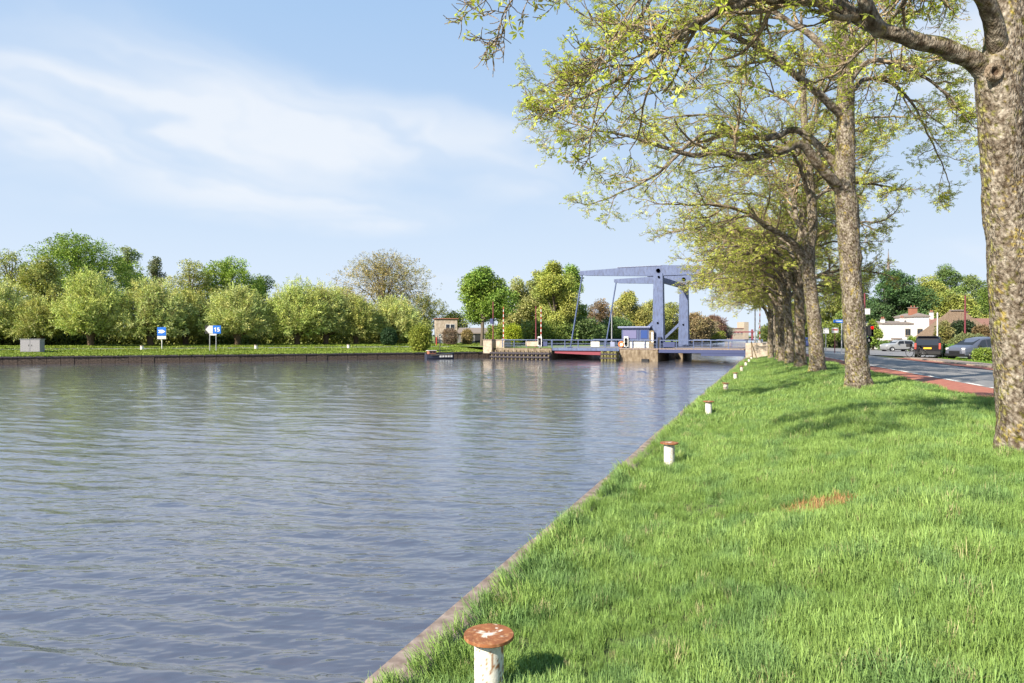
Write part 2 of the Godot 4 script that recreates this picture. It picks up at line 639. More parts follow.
func water() -> void:
	# fine mesh where the waves show, a coarse sheet around it
	var rows := []
	var d := 2.6
	while d < 100.0:
		rows.append(d)
		d *= 1.0072
	rows.append(100.0)
	var cols := []
	for k in 381:
		cols.append(-0.92 + 1.44 * k / 380.0)
	var b := grid(rows, cols, func(q, r): return Vector3(q * r, wave(q * r, r, r), -r))
	for k in b.v.size():
		b.t[k] = Vector2(b.v[k].x * 0.3 + 0.07 * sin(b.v[k].z * 0.31), b.v[k].z * 0.72 + 0.1 * sin(b.v[k].x * 0.23)) / 3.2
	structure(obj("water", b, M.water))
	b = MB.new()
	for e in [[-900.0, 3000.0, 100.0, 3000.0], [-900.0, -90.0, -60.0, 100.0], [60.0, 900.0, -60.0, 100.0], [-90.0, 60.0, -60.0, 2.4]]:
		var k := b.v.size()
		for q in [[0, 2], [0, 3], [1, 3], [1, 2]]:
			var w := Vector3(e[q[0]], -0.05, -e[q[1]])
			b.vert(w, Vector3.UP, Vector2(w.x * 0.3, w.z * 0.72) / 3.2)
		b.i.append_array(PackedInt32Array([k, k + 1, k + 2, k, k + 2, k + 3]))
	structure(obj("open_water", b, M.water))

func strip(called: String, q0: float, q1: float, s0: float, s1: float, up: float, m: Material, step := 2.0) -> MeshInstance3D:
	# a lane along the road, q metres right of the cycle path's edge
	var b := grid(steps([s0, s1, step]), steps([q0, q1, maxf(0.4, (q1 - q0) / 4.0)]), func(q, s): return on_land(road_p(s) + q, s, up))
	return structure(obj(called, b, m))

func road() -> void:
	strip("cycle_path", 0.0, 1.5, -30.0, 64.0, 0.012, M.red_asphalt)
	strip("road", 1.5, 7.0, -30.0, 112.0, 0.008, M.asphalt)
	strip("far_cycle_path", 7.1, 8.3, -30.0, 60.0, 0.03, M.red_asphalt)
	strip("pavement", 8.42, 11.0, -30.0, 62.0, 0.09, M.paving)
	# the street that crosses from the bridge
	var b := grid(steps([64.0, 112.0, 3.0]), steps([-2.0, 1.5, 1.0]), func(q, s): return on_land(road_p(s) + q, s, 0.012))
	structure(obj("junction", b, M.asphalt))
	b = grid(steps([68.0, 112.0, 3.0]), steps([7.0, 130.0, 6.0]), func(q, s): return on_land(road_p(s) + q, s, 0.02))
	structure(obj("side_street", b, M.asphalt))
	# kerb stones between the lanes and the pavement
	var kerb := thing("kerb", "row of pale kerb stones along the far side of the road", "kerb")
	for k in 46:
		var s := 15.0 + k * 1.0
		var a := on_land(road_p(s) + 8.36, s)
		var c := on_land(road_p(s + 0.97) + 8.36, s + 0.97)
		b = MB.new()
		b.bar(a + Vector3(0, 0.04, 0), c + Vector3(0, 0.04, 0), 0.14, 0.13)
		obj("kerb_stone", b, M.pale_concrete, kerb)
	# edge line: dashes between cycle path and road
	for k in 30:
		var s := 6.0 + k * 2.0
		b = grid([s, s + 0.6, s + 1.3], [1.52, 1.66], func(q, ss): return on_land(road_p(ss) + q, ss, 0.018))
		var o := obj("road_marking", b, M.road_paint)
		structure(o)
	for k in 6:
		b = grid([67.0 + k * 1.1, 67.55 + k * 1.1], [1.8, 6.6], func(q, ss): return on_land(road_p(ss) + q, ss, 0.018))
		structure(obj("crossing_stripe", b, M.road_paint))

func quay() -> void:
	var root := thing("quay_wall", "low concrete coping along the near edge of the canal", "quay wall")
	var r := RandomNumberGenerator.new()
	r.seed = 4
	var s := -6.0
	while s < 73.0:
		var len_ := 3.2
		var off := r.randf_range(-0.018, 0.018)
		var b := MB.new()
		b.xf = Transform3D(Basis(Vector3.UP, atan2(SN, CS) * -1.0 + r.randf_range(-0.004, 0.004)), at_ps(-2.2 + off, s + len_ * 0.5, 0.07))
		b.box(Vector3(0, 0, 0), Vector3(0.30, 1.0, len_ - 0.035), 0.025)
		obj("coping_stone", b, M.concrete, root)
		s += len_
	# far quay: dark sheet wall with a timber cap
	root = thing("far_quay_wall", "dark weathered quay wall with timber cap along the far bank", "quay wall")
	var k := 0.55
	r.seed = 9
	while k < 3.99:
		var a := bank_raw(k, 0.0)
		var c := bank_raw(minf(k + 0.055 if k > 1.0 else k + 0.02, 4.0), 0.0)
		var mid := (a + c) * 0.5
		var ln := a.distance_to(c)
		var b := MB.new()
		b.xf = Transform3D(Basis(Vector3.UP, -atan2(c.z - a.z, c.x - a.x)), Vector3(mid.x, 0, mid.z))
		b.box(Vector3(0, 0.12, 0.02 + r.randf_range(0, 0.05)), Vector3(ln - 0.03, 1.0, 0.3), 0.01)
		obj("wall_panel", b, M.quay_dark, root)
		b = MB.new()
		b.xf = Transform3D(Basis(Vector3.UP, -atan2(c.z - a.z, c.x - a.x)), Vector3(mid.x, 0, mid.z))
		b.box(Vector3(0, 0.69, 0.05), Vector3(ln - 0.01, 0.14, 0.42), 0.02)
		obj("cap_beam", b, M.capping if M.has("capping") else M.dark_timber, root)
		k += 0.055 if k > 1.0 else 0.02
	bollards()

func bollards() -> void:
	var nth := ["nearest rusty capped white mooring bollard at the bottom edge", "second nearest white mooring bollard with rusty flat cap", "third nearest white mooring bollard on the grass edge", "fourth nearest white mooring bollard on the grass edge",
		"fifth nearest white mooring bollard on the grass edge", "sixth nearest white mooring bollard on the grass edge", "seventh nearest small white mooring bollard toward the bridge", "eighth nearest tiny white mooring bollard toward the bridge", "ninth nearest tiny white mooring bollard before the bridge"]
	var tall := MB.new()
	tall.colored = true
	# pipe with chipped white paint: rust where the paint is gone
	var sides := 48
	var rings := 44
	for j in rings + 1:
		for k in sides:
			var an := TAU * k / sides
			var o := Vector3(cos(an), 0, sin(an))
			var y := -0.12 + 0.60 * j / rings
			var chip := nz.get_noise_3d(o.x * 4.0, y * 13.0, o.z * 4.0) + 0.7 * nz.get_noise_3d(o.x * 11.0, y * 60.0, o.z * 11.0)
			# most of the chips are on the side away from the water
			chip += 0.24 * o.x - 0.12
			var edge := smoothstep(0.16, 0.26, chip)
			tall.v.append(o * (0.088 - 0.0012 * edge) + Vector3(0, y, 0))
			tall.n.append(o)
			tall.t.append(Vector2.ZERO)
			var stain := smoothstep(-0.12, 0.2, chip) * 0.45
			tall.c.append(Color(0.6, 0.59, 0.54).lerp(Color(0.5, 0.42, 0.28), stain).lerp(Color(0.26, 0.12, 0.05), edge))
	for j in rings:
		for k in sides:
			var a := j * sides + k
			var b := j * sides + (k + 1) % sides
			tall.i.append_array(PackedInt32Array([a, b, a + sides, b, b + sides, a + sides]))
	var pipe := tall.mesh()
	var disc := MB.new()
	disc.colored = true
	# the cap: a rusted steel plate with a worn patch of old white paint
	var rr := [0.0, 0.02, 0.04, 0.055, 0.07, 0.085, 0.1, 0.112, 0.124, 0.136, 0.145, 0.149, 0.15, 0.15, 0.147, 0.0]
	var yy := [0.5, 0.5, 0.5, 0.5, 0.5, 0.5, 0.5, 0.5, 0.4995, 0.499, 0.498, 0.496, 0.492, 0.482, 0.478, 0.478]
	for j in rr.size():
		for k in 64:
			var an := TAU * k / 64.0
			var o := Vector3(cos(an), 0, sin(an))
			var w: Vector3 = o * rr[j]
			disc.v.append(w + Vector3(0, yy[j] + 0.0012 * nz.get_noise_2d(w.x * 60.0, w.z * 60.0), 0))
			disc.n.append(Vector3.UP if j < 11 else (o if j < 14 else Vector3.DOWN))
			disc.t.append(Vector2.ZERO)
			var spotn := nz.get_noise_2d(w.x * 9.0 + 3.0, w.z * 9.0) + 0.3 * nz.get_noise_2d(w.x * 40.0, w.z * 40.0 + 8.0)
			var rust := Color(0.26, 0.095, 0.034).lerp(Color(0.17, 0.06, 0.022), clampf(0.5 + spotn, 0.0, 1.0))
			rust = rust.lerp(Color(0.36, 0.18, 0.08), smoothstep(0.1, 0.5, nz.get_noise_2d(w.x * 30.0 + 70.0, w.z * 30.0)))
			var paint := smoothstep(0.08, 0.18, spotn * 0.7 + 0.22 - Vector2(w.x - 0.0, (w.z + 0.01) * 1.3).length() * 3.4) if j < 11 else 0.0
			disc.c.append(rust.lerp(Color(0.58, 0.54, 0.46), paint))
	for j in rr.size() - 1:
		for k in 64:
			var a := j * 64 + k
			var b := j * 64 + (k + 1) % 64
			disc.i.append_array(PackedInt32Array([a, a + 64, b, b, a + 64, b + 64]))
	var cap := disc.mesh()
	var paintm := plain(1, 1, 1, 0.75)
	paintm.vertex_color_use_as_albedo = true
	paintm.heightmap_enabled = true
	paintm.heightmap_texture = noise_tex(0.03, 5, 88)
	paintm.heightmap_scale = 0.12
	paintm.uv1_triplanar = true
	paintm.uv1_scale = Vector3(4, 4, 4)
	for k in nth.size():
		var s := 3.74 + k * 7.8
		var w := on_land(-1.56, s)
		var o := thing("mooring_bollard", nth[k], "bollard", w, 0.4 * k * k, "mooring bollards along the quay")
		part("post", pipe, paintm, o, Transform3D(Basis(), Vector3(0, -0.09, 0)))
		part("cap", cap, paintm, o, Transform3D(Basis(), Vector3(0, -0.09, 0)))

# ---------------------------------------------------------------- bridge
const BTURN := -0.4625
const DECK := 1.38

func bridge_at(t: float, z: float, y := 0.0) -> Vector3:
	# t metres along the bridge from the near tower leg (right positive), z towards the camera
	return Vector3(15.7 + 0.895 * t - 0.446 * z, y, -73.0 + 0.446 * t + 0.895 * z)

func bridge_thing(called: String, label: String, category: String, t := 0.0, z := 0.0, y := 0.0, group := "") -> Node3D:
	return thing(called, label, category, bridge_at(t, z, y), BTURN, group)

func railing(label: String, t0: float, t1: float, z: float, panels := []) -> void:
	var o := bridge_thing("railing", label, "railing", t0, z, DECK, "blue railings of the bridge")
	var ln := t1 - t0
	rodpart("top_rail", Vector3(0, 0.86, 0), Vector3(ln, 0.86, 0), 0.055, M.blue, o)
	rodpart("middle_rail", Vector3(0, 0.48, 0), Vector3(ln, 0.48, 0), 0.022, M.blue, o, 6)
	rodpart("lower_rail", Vector3(0, 0.14, 0), Vector3(ln, 0.14, 0), 0.022, M.blue, o, 6)
	var n := maxi(2, roundi(ln / 1.6))
	var me := MB.new()
	me.box(Vector3(0, 0.42, 0), Vector3(0.07, 0.86, 0.09))
	var post := me.mesh()
	for k in n + 1:
		part("post", post, M.blue, o, Transform3D(Basis(), Vector3(clampf(ln * k / n, 0.05, ln - 0.05), 0, 0)))
	me = MB.new()
	me.box(Vector3(0, 0.31, 0), Vector3(0.016, 0.36, 0.016))
	var bal := me.mesh()
	var m := mini(60, int(ln / 0.16))
	for k in m:
		part("baluster", bal, M.blue, o, Transform3D(Basis(), Vector3(ln * (k + 0.5) / m, 0, 0)))
	for q in panels:
		boxpart("panel", Vector3(q[0], 0.42, 0.03), Vector3(q[1], 0.55, 0.03), q[2], o)

func striped_pole(parent: Node3D, called: String, h: float, r: float, bands: int) -> void:
	for k in bands:
		rodpart(called, Vector3(0, h * k / bands, 0), Vector3(0, h * (k + 1) / bands, 0), r * (1.0 - 0.25 * k / bands), M.red if k % 2 == 0 else M.white, parent, 8)

func barrier(label: String, t: float, z: float, y: float, h: float) -> void:
	var o := bridge_thing("barrier_boom", label, "barrier", t, z, y, "raised bridge barriers")
	boxpart("drive_box", Vector3(0, 0.5, 0), Vector3(0.4, 1.0, 0.4), M.grey_metal, o, 0.02)
	var arm := Node3D.new()
	arm.name = "boom"
	arm.position = Vector3(0, 0.95, 0)
	o.add_child(arm, true)
	striped_pole(arm, "stripe", h - 0.95, 0.065, 13)

func mast(label: String, t: float, z: float, y: float, h: float, m: Material, head := "") -> Node3D:
	var o := bridge_thing("mast", label, "mast", t, z, y, "masts beside the bridge")
	rodpart("pole", Vector3.ZERO, Vector3(0, h, 0), 0.085, m, o, 10, 0.06)
	boxpart("foot", Vector3(0, 0.15, 0), Vector3(0.3, 0.3, 0.3), m, o, 0.02)
	if head == "signal":
		boxpart("signal_box", Vector3(-0.1, h * 0.6, 0.1), Vector3(0.42, 0.62, 0.3), M.deep_blue, o, 0.03)
	elif head == "lamp":
		boxpart("lamp_head", Vector3(0, h + 0.06, 0.25), Vector3(0.22, 0.12, 0.7), M.grey_metal, o, 0.03)
	elif head == "camera":
		boxpart("camera_box", Vector3(0, h + 0.1, 0.05), Vector3(0.22, 0.2, 0.35), M.grey_metal, o, 0.03)
	return o

func bridge() -> void:
	var b: MB
	# piers and abutments
	var pier := bridge_thing("bridge_pier", "stained concrete pier standing in the water under the tower", "pier", 0, 0, 0)
	b = MB.new()
	b.box(Vector3(-1.95, 0.4, -1.55), Vector3(4.2, 1.9, 4.9), 0.04)
	obj("block", b, M.pier, pier)
	b = MB.new()
	b.box(Vector3(-1.95, 1.3, -1.55), Vector3(4.3, 0.16, 5.0), 0.02)
	obj("capstone", b, M.concrete, pier)
	boxpart("rubber_fender", Vector3(-1.2, 0.12, 0.98), Vector3(0.8, 0.28, 0.14), M.black, pier, 0.04)
	var pier2 := bridge_thing("bridge_pier", "darker second bridge pier behind, under the far tower leg", "pier", 0, -11.2, 0)
	b = MB.new()
	b.box(Vector3(-1.75, 0.2, -0.5), Vector3(4.6, 1.9, 5.0), 0.04)
	obj("block", b, M.pier, pier2)
	var wall := bridge_thing("pier_wall", "pale recessed concrete wall between the two bridge piers", "wall", 0, 0, 0)
	boxpart("slab", Vector3(-1.6, 0.2, -6.4), Vector3(2.8, 1.7, 4.6), M.pale_concrete, wall)
	var ab := bridge_thing("bridge_abutment", "concrete abutment at the far end of the drawbridge", "abutment", -12.2, 0, 0)
	b = MB.new()
	b.box(Vector3(-3.6, 0.4, -6.6), Vector3(7.2, 1.75, 14.4), 0.03)
	obj("block", b, M.pier, ab)
	var ab2 := bridge_thing("bridge_abutment", "pale concrete wall where the bridge meets the near bank", "abutment", 9.1, 0, 0)
	b = MB.new()
	b.box(Vector3(1.6, 0.75, -6.0), Vector3(3.2, 2.5, 15.4), 0.03)
	obj("block", b, M.pale_concrete, ab2)
	for e in [["pale square concrete block left of the timber fender", -19.0], ["pale concrete block beside the red mast on far bank", -20.75]]:
		var blk := bridge_thing("concrete_block", e[0], "block", e[1], 0.4, 0.75, "concrete blocks at the far abutment")
		b = MB.new()
		b.box(Vector3(0, 0.65, -1.0), Vector3(1.2, 1.6, 1.6), 0.04)
		obj("block", b, M.pale_concrete, blk)
		boxpart("coping", Vector3(0, 1.5, -1.0), Vector3(1.28, 0.1, 1.7), M.concrete, blk, 0.02)
	# moving span
	var span := bridge_thing("drawbridge_span", "blue edged lifting span with dark red girders underneath", "bridge", -12.1, 0, 0)
	boxpart("deck", Vector3(4.0, DECK - 0.06, -6.15), Vector3(7.9, 0.12, 13.7), M.asphalt, span)
	for z: float in [0.72, -13.02]:
		b = MB.new()
		b.box(Vector3(4.0, DECK - 0.17, z), Vector3(7.9, 0.32, 0.14), 0.015)
		obj("edge_beam", b, M.blue, span)
	for z: float in [0.5, -3.0, -6.1, -9.2, -12.4]:
		b = MB.new()
		b.prism(PackedVector2Array([Vector2(0.3, 1.25), Vector2(7.7, 1.25), Vector2(7.7, 0.55), Vector2(4.0, 0.62), Vector2(0.3, 0.75)]), z - 0.12, z + 0.12)
		obj("girder", b, M.girder_red, span)
	for t: float in [1.0, 3.0, 5.0, 7.0]:
		boxpart("cross_beam", Vector3(t, 0.98, -6.1), Vector3(0.2, 0.4, 12.2), M.girder_red, span)
	# fixed span to the right
	var fixed := bridge_thing("bridge_span", "dark blue fixed bridge span reaching the near bank", "bridge", 0.2, 0, 0)
	boxpart("deck", Vector3(4.5, DECK - 0.05, -6.15), Vector3(9.0, 0.12, 13.9), M.concrete, fixed)
	for z: float in [0.75, -13.05]:
		boxpart("edge_beam", Vector3(4.5, DECK - 0.28, z), Vector3(9.0, 0.36, 0.16), M.deep_blue, fixed, 0.015)
		boxpart("lower_girder", Vector3(6.7, DECK - 0.58, z - 0.1), Vector3(4.6, 0.3, 0.3), M.deep_blue, fixed)
	for z: float in [-3.0, -6.1, -9.2]:
		boxpart("girder", Vector3(4.5, DECK - 0.35, z), Vector3(9.0, 0.45, 0.3), M.deep_blue, fixed)
	# tower and balance
	var tower := bridge_thing("drawbridge_tower", "tall blue drawbridge tower with two legs and long balance beams", "bridge tower", 0, 0, DECK)
	for z: float in [0.0, -12.3]:
		b = MB.new()
		var h := 8.0
		var s0 := Vector2(0.62, 0.42)
		var s1 := Vector2(0.48, 0.34)
		var lo := []
		var hi := []
		for e in [[-1, -1], [1, -1], [1, 1], [-1, 1]]:
			lo.append(Vector3(e[0] * s0.x, -0.1, z + e[1] * s0.y))
			hi.append(Vector3(e[0] * s1.x, h, z + e[1] * s1.y))
		var out := [Vector3(0, 0, -1), Vector3(1, 0, 0), Vector3(0, 0, 1), Vector3(-1, 0, 0)]
		for k in 4:
			b.quad(lo[k], lo[(k + 1) % 4], hi[(k + 1) % 4], hi[k], out[k])
		var leg := obj("leg", b, M.blue, tower)
		rodpart("bolt", Vector3(0, 2.7, z + 0.3), Vector3(0, 2.7, z + 0.46), 0.11, M.deep_blue, leg, 10)
		rodpart("bolt", Vector3(0.1, 7.6, z + 0.3), Vector3(0.1, 7.6, z + 0.45), 0.12, M.deep_blue, leg, 10)
		b = MB.new()
		b.bar(Vector3(-0.45, 2.9, z), Vector3(-3.4, 0.1, z), 0.3, 0.26)
		obj("strut", b, M.blue, tower)
		b = MB.new()
		b.prism(PackedVector2Array([Vector2(-8.9, 8.62), Vector2(-8.9, 8.22), Vector2(-8.3, 8.1), Vector2(-0.8, 7.75), Vector2(4.2, 7.75), Vector2(4.6, 8.0), Vector2(4.6, 8.62), Vector2(0.6, 8.86), Vector2(-0.6, 8.86)]), z - 0.24, z + 0.24)
		var beam := obj("balance_beam", b, M.blue, tower)
		rodpart("pivot", Vector3(0, 8.3, z + 0.2), Vector3(0, 8.3, z + 0.34), 0.22, M.deep_blue, beam, 12)
		boxpart("top_flange", Vector3(-2.1, 8.83, z), Vector3(5.0, 0.05, 0.6), M.pale_blue, beam)
		rodpart("hanger", Vector3(-8.65, 8.25, z + 0.1), Vector3(-10.1, -0.15, z + 0.1), 0.085, M.blue, tower, 8)
		boxpart("hanger_shoe", Vector3(-10.1, -0.1, z + 0.2), Vector3(0.45, 0.35, 0.7), M.deep_blue, tower, 0.03)
	boxpart("tie_beam", Vector3(0, 7.4, -6.15), Vector3(0.5, 0.5, 11.6), M.blue, tower)
	boxpart("counterweight", Vector3(3.9, 8.2, -6.15), Vector3(1.0, 0.8, 11.8), M.blue, tower, 0.04)
	# bridge keeper's cabin
	var cab := bridge_thing("control_cabin", "small blue flat roofed bridge keeper's cabin beside the tower", "cabin", -2.35, -0.5, DECK)
	boxpart("plinth", Vector3(0, 0.42, 0), Vector3(3.0, 0.86, 2.4), M.white, cab, 0.02)
	boxpart("wall", Vector3(0, 1.5, 0), Vector3(3.04, 1.3, 2.44), M.blue, cab, 0.02)
	b = MB.new()
	b.box(Vector3(-0.1, 2.28, 0), Vector3(3.6, 0.16, 3.0), 0.03)
	var roof := obj("roof", b, M.pale_blue, cab)
	boxpart("fascia", Vector3(-0.1, 2.18, 0), Vector3(3.5, 0.08, 2.9), M.deep_blue, roof)
	var lilac := plain(0.13, 0.13, 0.24, 0.1)
	M.deep_pane = plain(0.03, 0.06, 0.2, 0.1)
	for e in [[-0.62, 1.62, 1.52], [0.98, 0.86, 1.45]]:
		var win := boxpart("window", Vector3(e[0], 1.5, 1.235), Vector3(e[1], 1.0, 0.03), M.deep_blue, cab)
		boxpart("pane", Vector3(e[0], 1.5, 1.255), Vector3(e[1] - 0.14, 0.88, 0.02), lilac if e[0] < 0 else M.deep_pane, win)
	boxpart("mullion", Vector3(0.36, 1.5, 1.24), Vector3(0.16, 1.2, 0.06), M.deep_blue, cab)
	boxpart("door", Vector3(1.53, 1.05, 0.2), Vector3(0.03, 1.9, 0.8), M.deep_blue, cab)
	var box := bridge_thing("equipment_cabinet", "dark blue open fronted cabinet at the foot of the near tower leg", "cabinet", 0.25, 0.62, DECK)
	boxpart("housing", Vector3(0, 0.62, 0), Vector3(0.4, 1.24, 0.3), M.deep_blue, box, 0.02)
	boxpart("door", Vector3(0, 0.62, 0.16), Vector3(0.32, 1.1, 0.02), M.black, box)
	var bin := bridge_thing("equipment_cabinet", "narrow cream and brown cabinet right of the cabin", "cabinet", -0.55, 0.75, DECK)
	boxpart("housing", Vector3(0, 0.95, 0), Vector3(0.5, 1.9, 0.25), M.timber, bin, 0.02)
	boxpart("door", Vector3(0.1, 1.2, 0.13), Vector3(0.2, 1.1, 0.02), M.white, bin)
	railing("blue railing along the front of the lifting span", -12.1, -4.1, 0.72, [[5.2, 1.0, M.white], [7.2, 0.5, M.pale_blue]])
	railing("blue railing in front of the cabin on the pier", -4.0, 0.1, 0.86)
	railing("blue railing along the front of the fixed right span", 0.3, 9.1, 0.75, [[1.0, 1.2, M.deep_blue]])
	railing("blue railing on the far abutment above the timber fender", -18.6, -12.2, 0.5, [[3.9, 1.6, M.pale_concrete], [5.4, 0.9, M.deep_blue]])
	railing("blue railing along the back of the lifting span", -12.1, -4.1, -13.0)
	railing("blue railing along the back of the fixed right span", 0.3, 9.1, -13.0)
	# signals for ships
	for e in [["red and white ship signal lights on the far abutment", -13.6, 0.75, 0.9], ["red and white ship signal lights in front of the cabin", -3.3, 0.95, 0.5]]:
		var sg := bridge_thing("ship_signal", e[0], "signal light", e[1], e[2], DECK, "ship signal lights on the bridge")
		boxpart("board", Vector3(0, 0.72, 0), Vector3(0.5, 1.1, 0.05), M.white, sg, 0.01)
		boxpart("housing", Vector3(0, 0.7, 0.1), Vector3(0.26, 0.8, 0.16), M.black, sg, 0.02)
		rodpart("lens", Vector3(0, 0.92, 0.18), Vector3(0, 0.92, 0.22), 0.09, M.red, sg, 12)
		rodpart("lens", Vector3(0, 0.52, 0.18), Vector3(0, 0.52, 0.22), 0.09, M.black, sg, 12)
		rodpart("bracket", Vector3(0, -0.05, -0.02), Vector3(0, 0.3, -0.02), 0.05, M.grey_metal, sg)
	var buoy := bridge_thing("lifebuoy", "orange lifebuoy on the railing in front of the cabin", "lifebuoy", -3.85, 0.98, DECK + 0.42)
	b = MB.new()
	var ring := PackedVector3Array()
	var rad := PackedFloat32Array()
	for k in 25:
		ring.append(Vector3(cos(TAU * k / 24.0) * 0.26, sin(TAU * k / 24.0) * 0.26, 0))
		rad.append(0.07)
	b.tube(ring, rad, 8)
	obj("ring", b, plain(0.75, 0.16, 0.03, 0.6), buoy)
	boxpart("holder", Vector3(0, 0, -0.06), Vector3(0.5, 0.5, 0.03), M.white, buoy)
	# timber fender on the left and the dolphin before the pier
	var fender := bridge_thing("timber_fender", "row of weathered timber piles in front of the far abutment", "fender", -19.6, 1.35, 0)
	for k in 15:
		var x := 0.1 + k * 0.52
		rodpart("pile", Vector3(x, -0.6, 0), Vector3(x, 1.02 + 0.06 * sin(k * 2.3), 0), 0.115, M.timber, fender, 9)
	for y: float in [0.28, 0.72]:
		boxpart("waler", Vector3(3.7, y, 0.16), Vector3(7.6, 0.2, 0.16), M.dark_timber, fender, 0.02)
	boxpart("backing", Vector3(3.7, 0.4, -0.42), Vector3(7.6, 0.9, 0.1), M.dark_timber, fender)
	var dolphin := bridge_thing("dolphin", "mossy cluster of timber piles in the water left of the pier", "dolphin", -4.95, 1.5, 0)
	for j in 3:
		for k in 5:
			rodpart("pile", Vector3((k - 2) * 0.36, -0.6, (j - 1) * 0.36), Vector3((k - 2) * 0.36, 1.0 + 0.07 * sin(k * 3.1 + j), (j - 1) * 0.36), 0.17, M.mossy_timber, dolphin, 9)
	for y: float in [0.3, 0.75]:
		boxpart("band", Vector3(0, y, 0.54), Vector3(1.9, 0.14, 0.06), M.dark_timber, dolphin)
	# barriers and masts
	barrier("red and white raised barrier left of the bridge, leftmost of them", -19.5, -1.6, 1.35, 4.9)
	barrier("red and white raised barrier right of the far abutment block", -15.2, -3.2, 1.35, 4.9)
	barrier("red and white raised barrier at the near bank end of the bridge", 9.9, -3.0, 1.3, 5.0)
	mast("dark red mast with blue signal box left of the bridge", -20.4, -0.6, 0.95, 5.9, M.maroon, "signal")
	mast("dark red mast beside the barrier behind the far abutment", -15.8, -3.0, 1.35, 5.0, M.maroon)
	mast("dark red mast at the near bank end of the bridge", 11.0, -1.0, 1.2, 4.6, M.maroon)
	mast("slim grey lamp mast behind the lifting span", -9.7, -13.6, 1.35, 4.6, M.grey_metal, "camera")
	mast("slim grey lamp mast at the near bank end of the bridge", 9.6, -1.5, 1.3, 4.3, M.grey_metal, "lamp")
	# leaning stakes on the bank before the bridge
	for e in [["leaning wooden stake on the bank before the bridge, nearer one", -0.95, 63.0, 0.55], ["leaning wooden stake on the bank before the bridge, farther one", -1.5, 68.0, 0.12]]:
		var st := thing("stake", e[0], "stake", on_land(e[1], e[2], -0.1), -0.36, "stakes on the bank")
		rodpart("shaft", Vector3.ZERO, Vector3(-e[3], 1.75, 0), 0.05, M.timber, st, 6)
		rodpart("tip", Vector3(-e[3], 1.75, 0), Vector3(-e[3] * 1.03, 1.8, 0), 0.05, M.dark_timber, st, 6, 0.01)

# ---------------------------------------------------------------- trees
var leaf_at: Array = []
var leaf_tint := PackedColorArray()
var tr := RandomNumberGenerator.new()
var twig_min := 0.006
var bark_tint := Color(0.215, 0.185, 0.15)
var twig_tint := Color(0.36, 0.29, 0.2)
var side_most := 2.4
var leaf_big := 1.0
var fruitful := 1.0

func bark_color(w: Vector3, out: Vector3, r: float) -> Color:
	# grey brown bark with pale crust lichen, yellow lichen towards the light and moss along the tops of limbs
	var c := bark_tint
	var a := nz.get_noise_3d(w.x * 5.0, w.y * 2.2, w.z * 5.0)
	var f := nz.get_noise_3d(w.x * 30.0, w.y * 13.0, w.z * 30.0)
	c = c.lerp(Color(0.085, 0.064, 0.046), smoothstep(-0.05, 0.4, -f - a * 0.4))
	c = c.lerp(Color(0.42, 0.385, 0.33), smoothstep(-0.06, 0.4, f * 0.8 + a * 0.5) * 0.75)
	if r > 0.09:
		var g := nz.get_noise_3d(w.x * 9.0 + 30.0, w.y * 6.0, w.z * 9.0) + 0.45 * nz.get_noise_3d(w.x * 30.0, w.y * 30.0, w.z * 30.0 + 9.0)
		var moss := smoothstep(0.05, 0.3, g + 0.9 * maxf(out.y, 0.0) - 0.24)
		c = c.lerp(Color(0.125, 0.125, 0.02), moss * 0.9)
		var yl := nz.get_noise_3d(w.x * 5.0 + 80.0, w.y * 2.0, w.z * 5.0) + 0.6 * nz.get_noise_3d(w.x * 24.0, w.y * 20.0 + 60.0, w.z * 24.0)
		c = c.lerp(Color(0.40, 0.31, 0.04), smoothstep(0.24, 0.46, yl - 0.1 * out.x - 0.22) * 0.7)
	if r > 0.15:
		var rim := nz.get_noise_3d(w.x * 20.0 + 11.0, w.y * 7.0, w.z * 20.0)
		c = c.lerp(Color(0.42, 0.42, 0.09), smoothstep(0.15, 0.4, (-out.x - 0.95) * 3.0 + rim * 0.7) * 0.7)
	return c

